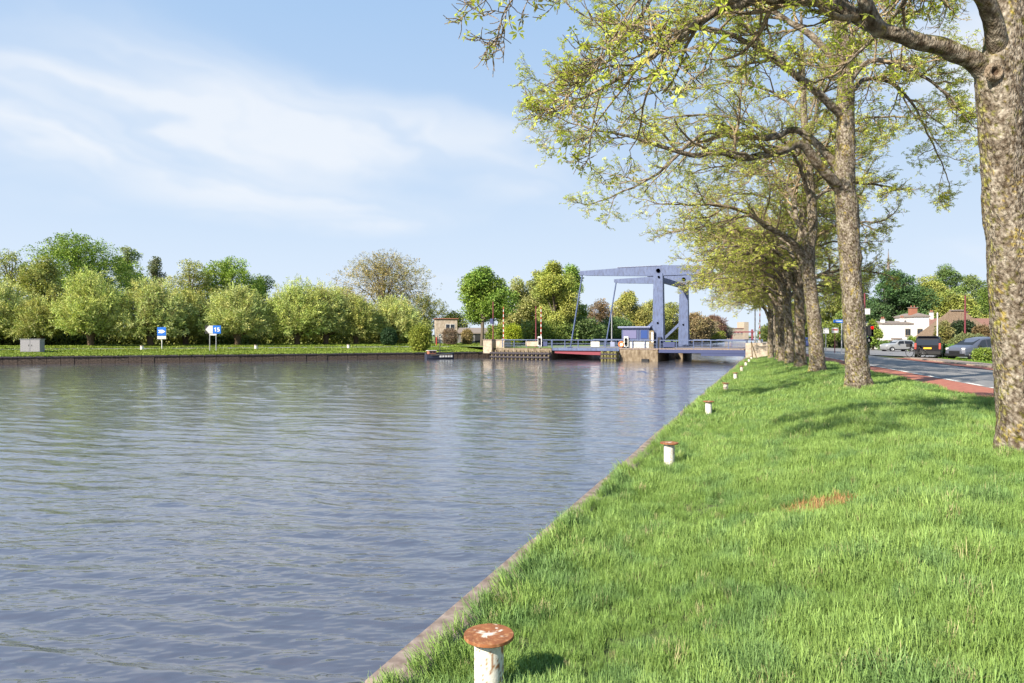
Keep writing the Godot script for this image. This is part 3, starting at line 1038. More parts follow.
func trunk_mesh(pts: PackedVector3Array, rad: PackedFloat32Array, sides: int, step: float, lumps: Array) -> MB:
	# smooth bark tube through the points, with ridges, burrs and root flare as geometry
	var b := MB.new()
	b.colored = true
	var curve := Curve3D.new()
	for k in pts.size():
		var tang := (pts[mini(k + 1, pts.size() - 1)] - pts[maxi(k - 1, 0)]) * 0.17
		curve.add_point(pts[k], -tang, tang)
	curve.bake_interval = step
	var total := curve.get_baked_length()
	var dist := PackedFloat32Array([0.0])
	for k in range(1, pts.size()):
		dist.append(dist[k - 1] + pts[k].distance_to(pts[k - 1]))
	for k in dist.size():
		dist[k] *= total / dist[dist.size() - 1]
	var m := maxi(4, int(total / step))
	var u := Vector3.ZERO
	for k in m + 1:
		var l := total * k / m
		var w0 := curve.sample_baked(l, true)
		var d := (curve.sample_baked(minf(l + step, total), true) - curve.sample_baked(maxf(l - step, 0.0), true)).normalized()
		if u == Vector3.ZERO:
			u = d.cross(Vector3(0.1, 0.2, 0.97)).normalized()
		u = (u - d * u.dot(d)).normalized()
		var w := d.cross(u)
		var seg := 0
		while seg < dist.size() - 2 and l > dist[seg + 1]:
			seg += 1
		var r := lerpf(rad[seg], rad[seg + 1], smoothstep(0.0, 1.0, (l - dist[seg]) / (dist[seg + 1] - dist[seg])))
		for j in sides:
			var an := TAU * j / sides
			var o := u * cos(an) + w * sin(an)
			var q := w0 + o * r
			var bump := 0.07 * nz.get_noise_3d(q.x * 1.6, q.y * 1.2, q.z * 1.6) + 0.05 * nz.get_noise_3d(q.x * 9.0, q.y * 2.2, q.z * 9.0) - 0.05 * absf(nz.get_noise_3d(q.x * 22.0, q.y * 5.0, q.z * 22.0))
			var rr := r * (1.0 + bump * 1.5)
			if q.y < 0.75:
				rr += r * 0.3 * pow(1.0 - maxf(q.y, 0.0) / 0.75, 2.0) * (0.5 + 0.5 * sin(an * 5.0 + 1.3 * sin(an * 2.0)))
			for e in lumps:
				rr += e[2] * exp(-pow(q.distance_to(e[0]) / e[1], 2.0))
			var at := w0 + o * rr
			b.v.append(at)
			b.n.append(o)
			b.t.append(Vector2.ZERO)
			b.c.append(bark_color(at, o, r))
	# true normals of the lumpy surface
	var old := b.n.duplicate()
	for k in m + 1:
		for j in sides:
			var x := b.v[k * sides + (j + 1) % sides] - b.v[k * sides + (j + sides - 1) % sides]
			var y := b.v[mini(k + 1, m) * sides + j] - b.v[maxi(k - 1, 0) * sides + j]
			var nn := x.cross(y).normalized()
			b.n[k * sides + j] = nn if nn.dot(old[k * sides + j]) > 0.0 else -nn
	for k in m:
		for j in sides:
			var a := k * sides + j
			var c := k * sides + (j + 1) % sides
			b.i.append_array(PackedInt32Array([a, a + sides, c, c, a + sides, c + sides]))
	return b

func any_dir() -> Vector3:
	return Vector3(tr.randf_range(-1, 1), tr.randf_range(-1, 1), tr.randf_range(-1, 1)).normalized()

func put_leaves(w: Vector3, d: Vector3, big: float) -> void:
	if tr.randf() > fruitful:
		return
	var up := (Vector3.UP * 0.8 + d * 0.5 + any_dir() * 0.6).normalized()
	var x := up.cross(any_dir()).normalized()
	var s := tr.randf_range(0.65, 1.35) * big * leaf_big
	leaf_at.append(Transform3D(Basis(x * s, up * s, x.cross(up) * s), w))
	var f := tr.randf()
	var c := Color(0.5, 0.58, 0.08).lerp(Color(0.64, 0.68, 0.17), f) if tr.randf() > 0.1 else Color(0.52, 0.46, 0.14)
	leaf_tint.append(c * tr.randf_range(0.75, 1.12))

func branch(b: MB, at: Vector3, dir: Vector3, len_: float, r0: float, lvl: int, bias: Vector3) -> void:
	var seg: int = [8, 7, 5, 4][lvl]
	var pts := PackedVector3Array([at])
	var rad := PackedFloat32Array([r0])
	var st := len_ / seg
	var d := dir
	var wob: float = [0.22, 0.30, 0.34, 0.36][lvl]
	var r_end := maxf(twig_min * 0.7, r0 * [0.4, 0.34, 0.35, 0.6][lvl])
	for k in seg:
		d = (d + any_dir() * wob + bias * 0.05 + Vector3.UP * [0.05, 0.0, 0.015, 0.14][lvl]).normalized()
		at += d * st * tr.randf_range(0.8, 1.2)
		pts.append(at)
		rad.append(lerpf(r0, r_end, float(k + 1) / seg))
	b.col = (bark_tint if lvl == 0 else twig_tint) * tr.randf_range(0.75, 1.15)
	b.tube(pts, rad, [8, 6, 4, 3][lvl])
	if lvl == 3:
		put_leaves(at, d, 1.0)
		put_leaves(pts[2], d, 0.8)
		if tr.randf() < 0.6:
			put_leaves(pts[1], d, 0.7)
		return
	offshoots(b, pts, rad, len_, lvl, bias, 0.18)

func offshoots(b: MB, pts: PackedVector3Array, rad: PackedFloat32Array, len_: float, lvl: int, bias: Vector3, from: float) -> void:
	var per: Array = [12, 9, 7]
	var n := int(per[lvl] * tr.randf_range(0.8, 1.25))
	for k in n:
		var f := lerpf(from, 1.0, (k + tr.randf()) / n)
		var x := f * (pts.size() - 1)
		var j := mini(int(x), pts.size() - 2)
		var w := pts[j].lerp(pts[j + 1], x - j)
		var d := (pts[j + 1] - pts[j]).normalized()
		var side := d.cross(any_dir()).normalized()
		side.y *= 0.65
		var ang := tr.randf_range(0.5, 1.1)
		var cd := (d * cos(ang) + side.normalized() * sin(ang)).normalized()
		var cl := minf(len_ * tr.randf_range(0.32, 0.58) * lerpf(1.0, 0.6, f), side_most * tr.randf_range(0.6, 1.0))
		var cr := maxf(twig_min, minf(lerpf(rad[j], rad[j + 1], x - j) * 0.62, [0.05, 0.022, 0.009][lvl]))
		if lvl == 2:
			cl = clampf(cl, 0.22, 0.65)
		branch(b, w, cd, cl, cr, lvl + 1, bias)

func limb(parent: Node3D, pts: PackedVector3Array, r0: float, r1: float, bias := Vector3.ZERO, kids := 1.0, from := 0.18) -> void:
	var b := MB.new()
	b.colored = true
	# refine the path
	var curve := Curve3D.new()
	for k in pts.size():
		var tang := (pts[mini(k + 1, pts.size() - 1)] - pts[maxi(k - 1, 0)]) * 0.17
		curve.add_point(pts[k], -tang, tang)
	var total := curve.get_baked_length()
	var m := maxi(6, int(total / 0.22))
	var fine := PackedVector3Array()
	var rad := PackedFloat32Array()
	for k in m + 1:
		var f := float(k) / m
		var w := curve.sample_baked(total * f, true)
		fine.append(w + any_dir() * 0.02 * minf(1.0, f * 6.0))
		rad.append(lerpf(r0, r1, pow(f, 0.75)))
	var tb := trunk_mesh(fine, rad, 14 if r0 > 0.06 else 8, 0.06 if r0 > 0.08 else 0.12, [])
	b.v = tb.v
	b.n = tb.n
	b.c = tb.c
	b.t = tb.t
	b.i = tb.i
	var k := kids
	while k > 0.0:
		if k >= 1.0 or tr.randf() < k:
			offshoots(b, fine, rad, total, 0, bias, from)
		k -= 1.0
	# the leader goes on as finer branches
	branch(b, fine[m], (fine[m] - fine[m - 1]).normalized(), minf(total * 0.3, side_most * 0.6), r1, 1, bias)
	obj("limb", b, M.bark, parent)

func leaf_cluster() -> ArrayMesh:
	# a bud's worth of young hanging leaflets
	var b := MB.new()
	var r := RandomNumberGenerator.new()
	r.seed = 3
	for k in 7:
		var a := TAU * k / 7.0 + r.randf() * 0.7
		var o := Vector3(cos(a), 0, sin(a))
		var ln := r.randf_range(0.055, 0.1)
		var dn := r.randf_range(-0.35, 0.5)
		var side := Vector3(-o.z, 0, o.x)
		var base := o * 0.012
		var mid := base + (o - Vector3.UP * dn * 0.5) * ln * 0.5
		var tip := base + (o - Vector3.UP * dn * 1.6) * ln
		var w := ln * 0.21
		b.tri(base, mid + side * w + Vector3.UP * w * 0.4, tip)
		b.tri(base, tip, mid - side * w + Vector3.UP * w * 0.4)
	return b.mesh()

var cluster: ArrayMesh

func fresh_tree(label: String, base: Vector3) -> Node3D:
	leaf_at = []
	leaf_tint = PackedColorArray()
	return thing("bank_tree", label, "tree", base, 0.0, "row of trees along the quay")

func shift(list: Array, by: Vector3) -> PackedVector3Array:
	var out := PackedVector3Array()
	for w in list:
		out.append(w - by)
	return out

func row_crown(o: Node3D, top: Vector3, r: float, h: float, n: int, reach: Vector3, skip := 0) -> void:
	# limbs around the upper trunk; reach is the way the crown leans
	for k in n:
		if k < skip:
			continue
		var f := float(k) / n
		var a := 2.4 * k + tr.randf_range(-0.4, 0.4)
		var y := lerpf(0.0, h * 0.62, f)
		var out := Vector3(cos(a), 0, sin(a))
		var far_ := (3.6 + 1.6 * (1.0 - f)) * (1.0 + 0.5 * out.dot(reach))
		var w := top + Vector3(0, y, 0)
		var rise := tr.randf_range(0.5, 1.3) + f * 2.2
		limb(o, PackedVector3Array([w - Vector3(0, 0.25, 0), w + out * far_ * 0.22 + Vector3(0, rise * 0.5, 0), w + out * far_ * 0.6 + Vector3(0, rise * 0.9, 0), w + out * far_ + Vector3(0, rise * (0.6 + f * 0.5), 0)]), r * lerpf(0.55, 0.35, f), 0.035, reach)

func finish_tree(o: Node3D, share := 1.0) -> void:
	var n := int(leaf_at.size() * share)
	scatter("foliage", cluster, M.leaf, leaf_at.slice(0, n), leaf_tint.slice(0, n), o)

func tree_row() -> void:
	cluster = leaf_cluster()
	tr.seed = 11
	# nearest tree: trunk at the right edge, heavy limbs over the water
	side_most = 1.5
	var base := Vector3(6.33, 1.12, -8.4)
	var o := fresh_tree("nearest tree with thick lichen covered trunk at the right edge", base)
	var p := func(x: float, y: float, d: float) -> Vector3: return spot(x, y, d) - base
	fruitful = 0.22
	var tp := PackedVector3Array([Vector3(0.0, -0.25, 0), Vector3(-0.02, 0.08, 0), p.call(1021, 398, 8.4), p.call(1013, 300, 8.4), p.call(1004, 180, 8.4), p.call(1000, 80, 8.4), p.call(1006, 20, 8.4), p.call(1007, -60, 8.45), p.call(1000, -180, 8.5), p.call(1010, -300, 8.5)])
	var trad := PackedFloat32Array([0.33, 0.3, 0.265, 0.25, 0.242, 0.255, 0.22, 0.20, 0.14, 0.07])
	var lumps := [[p.call(1022, 215, 8.3), 0.12, 0.05], [p.call(985, 75, 8.3), 0.2, 0.06], [p.call(1000, 148, 8.15), 0.16, 0.03]]
	var trunk := obj("trunk", trunk_mesh(tp, trad, 72, 0.022, lumps), M.bark, o)
	for e in [[994.0, 72.5, 0.085, 8.155], [1012.5, 70.0, 0.055, 8.175]]:
		# healed pruning scars: a raised ring with a dark hollow
		var at: Vector3 = p.call(e[0], e[1], e[3])
		var b := MB.new()
		b.colored = true
		b.col = Color(0.26, 0.21, 0.16)
		b.xf = Transform3D(Basis(Vector3.RIGHT, PI / 2), at)
		b.lathe([[e[2] * 1.35, -0.03], [e[2] * 1.1, 0.008], [e[2] * 0.9, 0.016], [e[2] * 0.7, 0.01], [e[2] * 0.5, -0.012]], 20)
		b.col = Color(0.1, 0.07, 0.05)
		b.lathe([[e[2] * 0.5, -0.012], [e[2] * 0.3, -0.025], [0.0, -0.03]], 20)
		obj("knot", b, M.bark, trunk)
	# limb over the water
	limb(o, PackedVector3Array([p.call(996, 84, 8.4), p.call(965, 58, 8.35), p.call(925, 44, 8.3), p.call(880, 32, 8.3), p.call(832, 4, 8.4), p.call(770, 0, 8.6), p.call(716, 12, 8.8), p.call(676, 42, 9.0), p.call(640, 66, 9.1), p.call(604, 88, 9.2)]), 0.13, 0.022, Vector3(-1, 0, 0), 0.55, 0.35)
	limb(o, PackedVector3Array([p.call(880, 34, 8.3), p.call(866, 8, 8.2), p.call(858, -40, 8.1), p.call(820, -110, 8.0), p.call(760, -170, 7.9)]), 0.10, 0.03, Vector3(-1, 0, 0), 0.8, 0.4)
	limb(o, PackedVector3Array([p.call(996, 52, 8.3), p.call(990, 20, 8.1), p.call(975, -10, 7.9), p.call(930, -70, 7.6), p.call(850, -120, 7.2), p.call(740, -140, 7.0), p.call(670, -70, 7.2), p.call(645, 10, 7.4), p.call(618, 38, 7.5)]), 0.115, 0.014, Vector3(-1, 0, 0), 0.35, 0.45)
	fruitful = 0.12
	limb(o, PackedVector3Array([p.call(1003, -30, 8.4), p.call(940, -130, 8.0), p.call(800, -190, 7.6), p.call(650, -160, 7.4), p.call(565, -60, 7.5), p.call(530, -16, 7.5)]), 0.12, 0.012, Vector3(-1, -0.2, 0), 0.22, 0.45)
	fruitful = 0.22
	limb(o, PackedVector3Array([p.call(1004, 10, 8.4), p.call(975, -20, 8.9), p.call(940, -40, 9.6), p.call(880, 30, 10.6), p.call(840, 70, 11.2)]), 0.09, 0.02, Vector3(-0.5, 0, -0.5), 0.8, 0.4)
	limb(o, PackedVector3Array([p.call(1006, -60, 8.4), p.call(1060, -140, 8.8), p.call(1150, -220, 9.4), p.call(1260, -230, 10.0)]), 0.12, 0.03, Vector3(1, 0, 0), 0.8)
	limb(o, PackedVector3Array([p.call(1003, -170, 8.5), p.call(960, -280, 9.0), p.call(900, -360, 9.6)]), 0.08, 0.02, Vector3.ZERO, 0.8)
	limb(o, PackedVector3Array([p.call(1010, -290, 8.5), p.call(1040, -400, 8.2), p.call(1040, -500, 8.0)]), 0.07, 0.02, Vector3.ZERO, 0.8)
	finish_tree(o)
	# second tree
	side_most = 2.0
	base = on_land(p_of(Vector3(9.62, 0, -18.9)), s_of(Vector3(9.62, 0, -18.9)), 0)
	o = fresh_tree("second nearest tree with long dark limbs reaching over the canal", base)
	leaf_big = 0.76
	twig_min = 0.0045
	fruitful = 0.8
	var e2 := base
	p = func(x: float, y: float, d: float) -> Vector3: return spot(x, y, d) - e2
	tp = PackedVector3Array([Vector3(0, -0.25, 0), Vector3(0, 0.06, 0), p.call(856, 350, 18.9), p.call(851, 280, 18.9), p.call(847, 215, 18.9), p.call(844, 180, 18.9), p.call(845, 110, 18.9), p.call(843, 60, 18.9), p.call(838, 20, 18.9), p.call(832, -60, 18.9), p.call(838, -140, 19.0)])
	trad = PackedFloat32Array([0.38, 0.34, 0.29, 0.27, 0.285, 0.275, 0.225, 0.2, 0.18, 0.12, 0.06])
	trunk = obj("trunk", trunk_mesh(tp, trad, 72, 0.026, [[p.call(866, 258, 18.8), 0.15, 0.12], [p.call(846, 205, 18.7), 0.3, 0.06]]), M.bark, o)
	limb(o, PackedVector3Array([p.call(846, 200, 18.9), p.call(838, 188, 18.8), p.call(824, 172, 18.6), p.call(806, 150, 18.4), p.call(798, 144, 18.3), p.call(778, 152, 18.0), p.call(745, 158, 17.7), p.call(716, 153, 17.4), p.call(690, 155, 17.2), p.call(640, 140, 17.0), p.call(585, 128, 16.8)]), 0.17, 0.022, Vector3(-1, 0, 0), 1.4, 0.25)
	limb(o, PackedVector3Array([p.call(842, 175, 19.0), p.call(820, 148, 19.2), p.call(796, 131, 19.4), p.call(770, 138, 19.6), p.call(736, 138, 19.8), p.call(702, 135, 20.0), p.call(655, 175, 20.2), p.call(605, 200, 20.3)]), 0.13, 0.02, Vector3(-1, 0, 0), 1.3, 0.25)
	limb(o, PackedVector3Array([p.call(845, 120, 18.9), p.call(800, 80, 18.4), p.call(740, 40, 17.8), p.call(680, 30, 17.2), p.call(610, 60, 16.8), p.call(560, 95, 16.6)]), 0.12, 0.02, Vector3(-1, 0, 0), 1.3)
	limb(o, PackedVector3Array([p.call(843, 70, 18.9), p.call(800, 30, 19.4), p.call(740, 0, 20.0), p.call(670, -20, 20.6), p.call(610, 10, 21.0)]), 0.11, 0.02, Vector3(-1, 0, 0), 1.2)
	limb(o, PackedVector3Array([p.call(847, 85, 18.9), p.call(868, 62, 18.7), p.call(905, 70, 18.4), p.call(940, 90, 18.2), p.call(968, 122, 18.0)]), 0.09, 0.016, Vector3(1, 0, 0), 1.0)
	limb(o, PackedVector3Array([p.call(846, 100, 18.9), p.call(866, 80, 19.6), p.call(900, 90, 20.4), p.call(930, 140, 21.0), p.call(945, 175, 21.5)]), 0.08, 0.016, Vector3(1, 0, 0), 1.0)
	limb(o, PackedVector3Array([p.call(843, 50, 18.9), p.call(868, 10, 19.2), p.call(905, -30, 19.6), p.call(950, -20, 20.0)]), 0.1, 0.02, Vector3(0.6, 0, 0), 1.0)
	limb(o, PackedVector3Array([p.call(838, 20, 18.9), p.call(790, -60, 18.6), p.call(720, -110, 18.4), p.call(640, -90, 18.2)]), 0.1, 0.02, Vector3(-1, 0, 0), 1.0)
	limb(o, PackedVector3Array([p.call(838, 20, 18.9), p.call(845, -50, 17.6), p.call(820, -70, 16.0), p.call(790, -30, 15.0)]), 0.1, 0.02, Vector3(0, 0, 1), 1.0)
	limb(o, PackedVector3Array([p.call(834, -40, 18.9), p.call(850, -140, 20.0), p.call(860, -220, 21.0)]), 0.09, 0.02, Vector3.ZERO, 1.0)
	finish_tree(o)
	# third tree forks low
	side_most = 2.6
	twig_min = 0.006
	leaf_big = 0.8
	fruitful = 0.62
	base = on_land(p_of(Vector3(12.74, 0, -28.4)), s_of(Vector3(12.74, 0, -28.4)), 0)
	o = fresh_tree("third nearest tree, trunk forking above head height", base)
	var e3 := base
	p = func(x: float, y: float, d: float) -> Vector3: return spot(x, y, d) - e3
	tp = PackedVector3Array([Vector3(0, -0.25, 0), Vector3(0, 0.06, 0), p.call(814, 320, 28.4), p.call(808, 270, 28.4), p.call(807, 250, 28.4), p.call(812, 228, 28.4), p.call(810, 190, 28.4), p.call(806, 150, 28.5), p.call(802, 90, 28.5), p.call(800, 10, 28.5)])
	trad = PackedFloat32Array([0.36, 0.32, 0.275, 0.26, 0.29, 0.21, 0.18, 0.16, 0.12, 0.05])
	obj("trunk", trunk_mesh(tp, trad, 44, 0.045, [[p.call(818, 258, 28.3), 0.2, 0.08]]), M.bark, o)
	limb(o, PackedVector3Array([p.call(807, 260, 28.4), p.call(796, 246, 28.2), p.call(782, 235, 28.0), p.call(768, 228, 27.6), p.call(745, 212, 27.2), p.call(715, 205, 26.8), p.call(690, 205, 26.4), p.call(665, 204, 26.0)]), 0.17, 0.025, Vector3(-1, 0, 0), 1.5)
	limb(o, PackedVector3Array([p.call(808, 235, 28.4), p.call(796, 218, 28.6), p.call(792, 195, 28.8), p.call(775, 175, 29.2), p.call(740, 165, 29.6), p.call(700, 170, 30.0)]), 0.14, 0.025, Vector3(-1, 0, 0), 1.5)
	row_crown(o, p.call(808, 200, 28.4), 0.17, 6.5, 9, Vector3(-0.8, 0, 0))
	finish_tree(o)
	# the rest of the row
	var others := [[801.0, 34.1, 0], [790.0, 39.3, 1], [783.0, 45.0, 0], [779.0, 51.5, 1], [771.0, 58.0, 0], [776.0, 66.0, 1]]
	var says := ["fourth tree of the row along the quay", "fifth tree of the row along the quay", "sixth tree of the row along the quay", "seventh tree of the row, with slim trunk", "eighth tree of the row, near the bridge", "farthest tree of the row, close beside the bridge"]
	var kinds: Array = []
	twig_min = 0.007
	leaf_big = 0.92
	fruitful = 0.5
	for k in 2:
		o = fresh_tree(says[k], Vector3.ZERO)
		tp = PackedVector3Array([Vector3(0, -0.3, 0), Vector3(0, 0.06, 0), Vector3(-0.08, 1.8, 0), Vector3(-0.12 - k * 0.2, 3.9, 0.1), Vector3(-0.1, 5.8, 0), Vector3(0.1, 8.0, 0.1), Vector3(0.0, 10.5, 0)])
		trad = PackedFloat32Array([0.34, 0.3, 0.26, 0.235, 0.2, 0.13, 0.05])
		obj("trunk", trunk_mesh(tp, trad, 24, 0.09, [[Vector3(0.2, 2.5 + k, 0.2), 0.2, 0.1]]), M.bark, o)
		limb(o, PackedVector3Array([Vector3(-0.1, 3.5, 0), Vector3(-1.0, 4.9, 0.2), Vector3(-2.6, 5.6, 0.5), Vector3(-3.8, 5.5, 0.7), Vector3(-5.0, 5.3, 0.9)]), 0.16, 0.03, Vector3(-1, 0, 0), 1.2)
		limb(o, PackedVector3Array([Vector3(-0.1, 3.9, 0), Vector3(-0.8, 5.6, -0.6), Vector3(-2.2, 7.0, -1.2), Vector3(-4.0, 7.2, -1.6)]), 0.14, 0.03, Vector3(-1, 0, 0), 1.3)
		row_crown(o, Vector3(-0.1, 4.3, 0), 0.19, 7.0, 10, Vector3(-0.6, 0, 0))
		finish_tree(o)
		kinds.append(o)
	for k in others.size():
		var e: Array = others[k]
		var w := spot(e[0], 336.0, e[1])
		var t: Node3D = kinds[k] if k < 2 else kinds[e[2]].duplicate()
		if k >= 2:
			t.name = "bank_tree"
			add_child(t, true)
			tag(t, says[k])
		t.position = on_land(p_of(w), s_of(w))
		t.rotation.y = [0.0, 0.3, -0.5, 0.7, 0.35, -0.3][k]
		t.scale = Vector3.ONE * [1.0, 0.97, 0.95, 0.9, 0.88, 0.9][k]
	twig_min = 0.006

# ---------------------------------------------------------------- grass on the near bank
func tuft(blades: int, wide: float, spread: float, seed_: int) -> ArrayMesh:
	var b := MB.new()
	var r := RandomNumberGenerator.new()
	r.seed = seed_
	for k in blades:
		var a := r.randf() * TAU
		var w := Vector3(cos(a), 0, sin(a)) * spread * sqrt(r.randf())
		var h := r.randf_range(0.08, 0.175)
		var la := r.randf() * TAU
		var lean := Vector3(cos(la), 0, sin(la)) * r.randf_range(0.1, 0.75) * h
		var side := Vector3(-sin(la + r.randf_range(-0.8, 0.8)), 0, cos(la)).normalized() * wide * r.randf_range(0.7, 1.3)
		var m1 := w + Vector3(0, h * 0.5, 0) + lean * 0.25
		var m2 := w + Vector3(0, h * 0.85, 0) + lean * 0.65
		var tip := w + Vector3(0, h * r.randf_range(0.85, 1.05), 0) + lean * 1.1
		var nn := (Vector3(0, 0.4, 0) + lean.normalized() * -0.6).normalized()
		b.quad(w - side, m1 - side * 0.9, m1 + side * 0.9, w + side)
		b.quad(m1 - side * 0.9, m2 - side * 0.6, m2 + side * 0.6, m1 + side * 0.9)
		b.tri(m2 - side * 0.6, tip, m2 + side * 0.6)
	return b.mesh()

func bank_grass() -> void:
	var r := RandomNumberGenerator.new()
	r.seed = 55
	var fine: Array = []
	var fine_c := PackedColorArray()
	var rough: Array = []
	var rough_c := PackedColorArray()
	# zones: from, to (depth), tufts per square metre, size
	for zone in [[2.8, 6.0, 520.0, 0.95, 0], [6.0, 10.0, 400.0, 0.95, 0], [10.0, 16.0, 280.0, 1.0, 0], [16.0, 30.0, 100.0, 0.9, 1], [30.0, 75.0, 40.0, 0.95, 1]]:
		var d0: float = zone[0]
		var d1: float = zone[1]
		var x0 := -0.35 * d1
		var x1 := 0.84 * d1 + 0.6
		var n := int((x1 - x0) * (d1 - d0) * zone[2])
		for k in n:
			var w := Vector3(r.randf_range(x0, x1), 0, -r.randf_range(d0, d1))
			if w.x / -w.z > 0.8 or w.x / -w.z < -0.33:
				continue
			var p := p_of(w)
			if p < -2.11:
				continue
			var s := s_of(w)
			if s > 76.0:
				continue
			var q := p - road_p(s)
			if q > -0.1 + 0.12 * nz.get_noise_1d(s * 0.8):
				continue
			w.y = land(maxf(p, -2.04), s) + (0.07 if p < -2.05 else 0.0)
			var lush := nz2.get_noise_2d(p * 4.0, s * 4.0)
			var patch := nz2.get_noise_2d(p * 18.0 + 200.0, s * 18.0)
			var h: float = (1.0 + 0.6 * lush + 0.4 * patch) * r.randf_range(0.7, 1.25) * zone[3]
			if p < -1.55:
				h *= 1.15
			var a := r.randf() * TAU
			var tilt := Basis(Vector3(cos(a), 0, sin(a)), r.randf_range(0.0, 0.3))
			if p < -1.9:
				tilt = Basis(Vector3(0, 0, 1), r.randf_range(0.1, 0.7)) * tilt
			var bs := tilt * Basis(Vector3.UP, r.randf() * TAU).scaled(Vector3(1, 1, 1) * clampf(h, 0.4, 1.9))
			var c := Color(0.185, 0.29, 0.066).lerp(Color(0.255, 0.372, 0.098), clampf(0.5 + lush * 1.1 + patch * 0.5, 0.0, 1.0))
			c = c.lerp(Color(0.15, 0.26, 0.075), 0.5 * r.randf())
			c = c.lerp(Color(0.12, 0.225, 0.085), 0.55 * smoothstep(0.05, 0.35, nz2.get_noise_2d(p * 11.0 - 90.0, s * 11.0)))
			if r.randf() < 0.018:
				c = Color(0.36, 0.34, 0.17)
			# the dried orange brown patch on the slope
			var dry := Vector2((w.x - 3.22) / 0.42, (-w.z - 7.2) / 0.24).length() + 0.5 * nz.get_noise_2d(w.x * 3.0, w.z * 3.0)
			if dry < 1.0 and r.randf() < 0.7:
				c = Color(0.36, 0.18, 0.065).lerp(Color(0.38, 0.28, 0.14), r.randf())
				bs = bs.scaled(Vector3(0.9, 0.7, 0.9))
			elif dry < 1.8 and w.z > -7.3:
				bs = bs.scaled(Vector3(0.9, 0.65, 0.9))
			c = c * r.randf_range(0.8, 1.2)
			if zone[4] == 0:
				fine.append(Transform3D(bs, w))
				fine_c.append(c)
			else:
				rough.append(Transform3D(bs, w))
				rough_c.append(c)
	var o := scatter("grass", tuft(18, 0.0021, 0.06, 1), M.blade, fine, fine_c)
	tag(o, "bright green spring grass covering the near canal bank", "grass")
	o = scatter("distant_grass", tuft(28, 0.0042, 0.13, 2), M.blade, rough, rough_c)
	tag(o, "bright green grass farther along the bank between the trees", "grass")

# ---------------------------------------------------------------- foliage of the farther trees
var clump: ArrayMesh
var spray: ArrayMesh
var fr := RandomNumberGenerator.new()

func clump_mesh(n: int, leaf: float, seed_: int) -> ArrayMesh:
	var b := MB.new()
	var r := RandomNumberGenerator.new()
	r.seed = seed_
	for k in n:
		var w := Vector3(r.randf_range(-1, 1), r.randf_range(-0.8, 0.8), r.randf_range(-1, 1))
		while w.length() > 1.0:
			w = Vector3(r.randf_range(-1, 1), r.randf_range(-0.8, 0.8), r.randf_range(-1, 1))
		var d := (Vector3(r.randf_range(-1, 1), r.randf_range(-0.9, 0.4), r.randf_range(-1, 1)) + w * 0.5).normalized()
		var s := d.cross(Vector3(r.randf_range(-1, 1), r.randf_range(-1, 1), r.randf_range(-1, 1))).normalized()
		var l := leaf * r.randf_range(0.7, 1.3)
		b.quad(w, w + d * l * 0.5 + s * l * 0.32, w + d * l, w + d * l * 0.5 - s * l * 0.32)
	return b.mesh()

func spray_mesh() -> ArrayMesh:
	# narrow willow leaves along a hanging twig (along +y)
	var b := MB.new()
	var r := RandomNumberGenerator.new()
	r.seed = 8
	for k in 16:
		var y := k / 16.0 * 0.75
		var a := r.randf() * TAU
		var o := Vector3(cos(a), 0, sin(a))
		var d := (o * r.randf_range(0.4, 0.9) + Vector3.UP * r.randf_range(0.2, 0.9)).normalized()
		var s := d.cross(any_fr(r)).normalized() * 0.028
		var w := Vector3(0, y, 0) + o * 0.05
		b.quad(w, w + d * 0.11 + s, w + d * 0.25, w + d * 0.11 - s)
	return b.mesh()

func any_fr(r: RandomNumberGenerator) -> Vector3:
	return Vector3(r.randf_range(-1, 1), r.randf_range(-1, 1), r.randf_range(-1, 1)).normalized()

func vary(c: Color, by := 0.18) -> Color:
	var f := fr.randf_range(1.0 - by, 1.0 + by)
	return Color(c.r * f * fr.randf_range(0.92, 1.1), c.g * f, c.b * f * fr.randf_range(0.85, 1.15))

func crown_points(lobes: Array, n: int, size: float, tint: Color, where: Array, tints: PackedColorArray) -> PackedColorArray:
	var sum := 0.0
	for e in lobes:
		sum += pow(e[1], 2.0)
	for e in lobes:
		var m := int(n * pow(e[1], 2.0) / sum)
		var c0 := vary(tint, 0.14)
		for k in m:
			var d := any_fr(fr)
			var rr: float = e[1] * (0.45 + 0.62 * sqrt(fr.randf()))
			var w: Vector3 = e[0] + Vector3(d.x, d.y * 0.8, d.z) * rr * (1.0 + 0.25 * nz.get_noise_3d(d.x * 2.0 + e[0].x, d.y * 2.0, d.z * 2.0 + e[0].z))
			var s := size * fr.randf_range(0.6, 1.35)
			where.append(Transform3D(Basis(any_fr(fr), fr.randf() * TAU).scaled(Vector3(s, s * 0.8, s)), w))
			tints.append(vary(c0))
	return tints

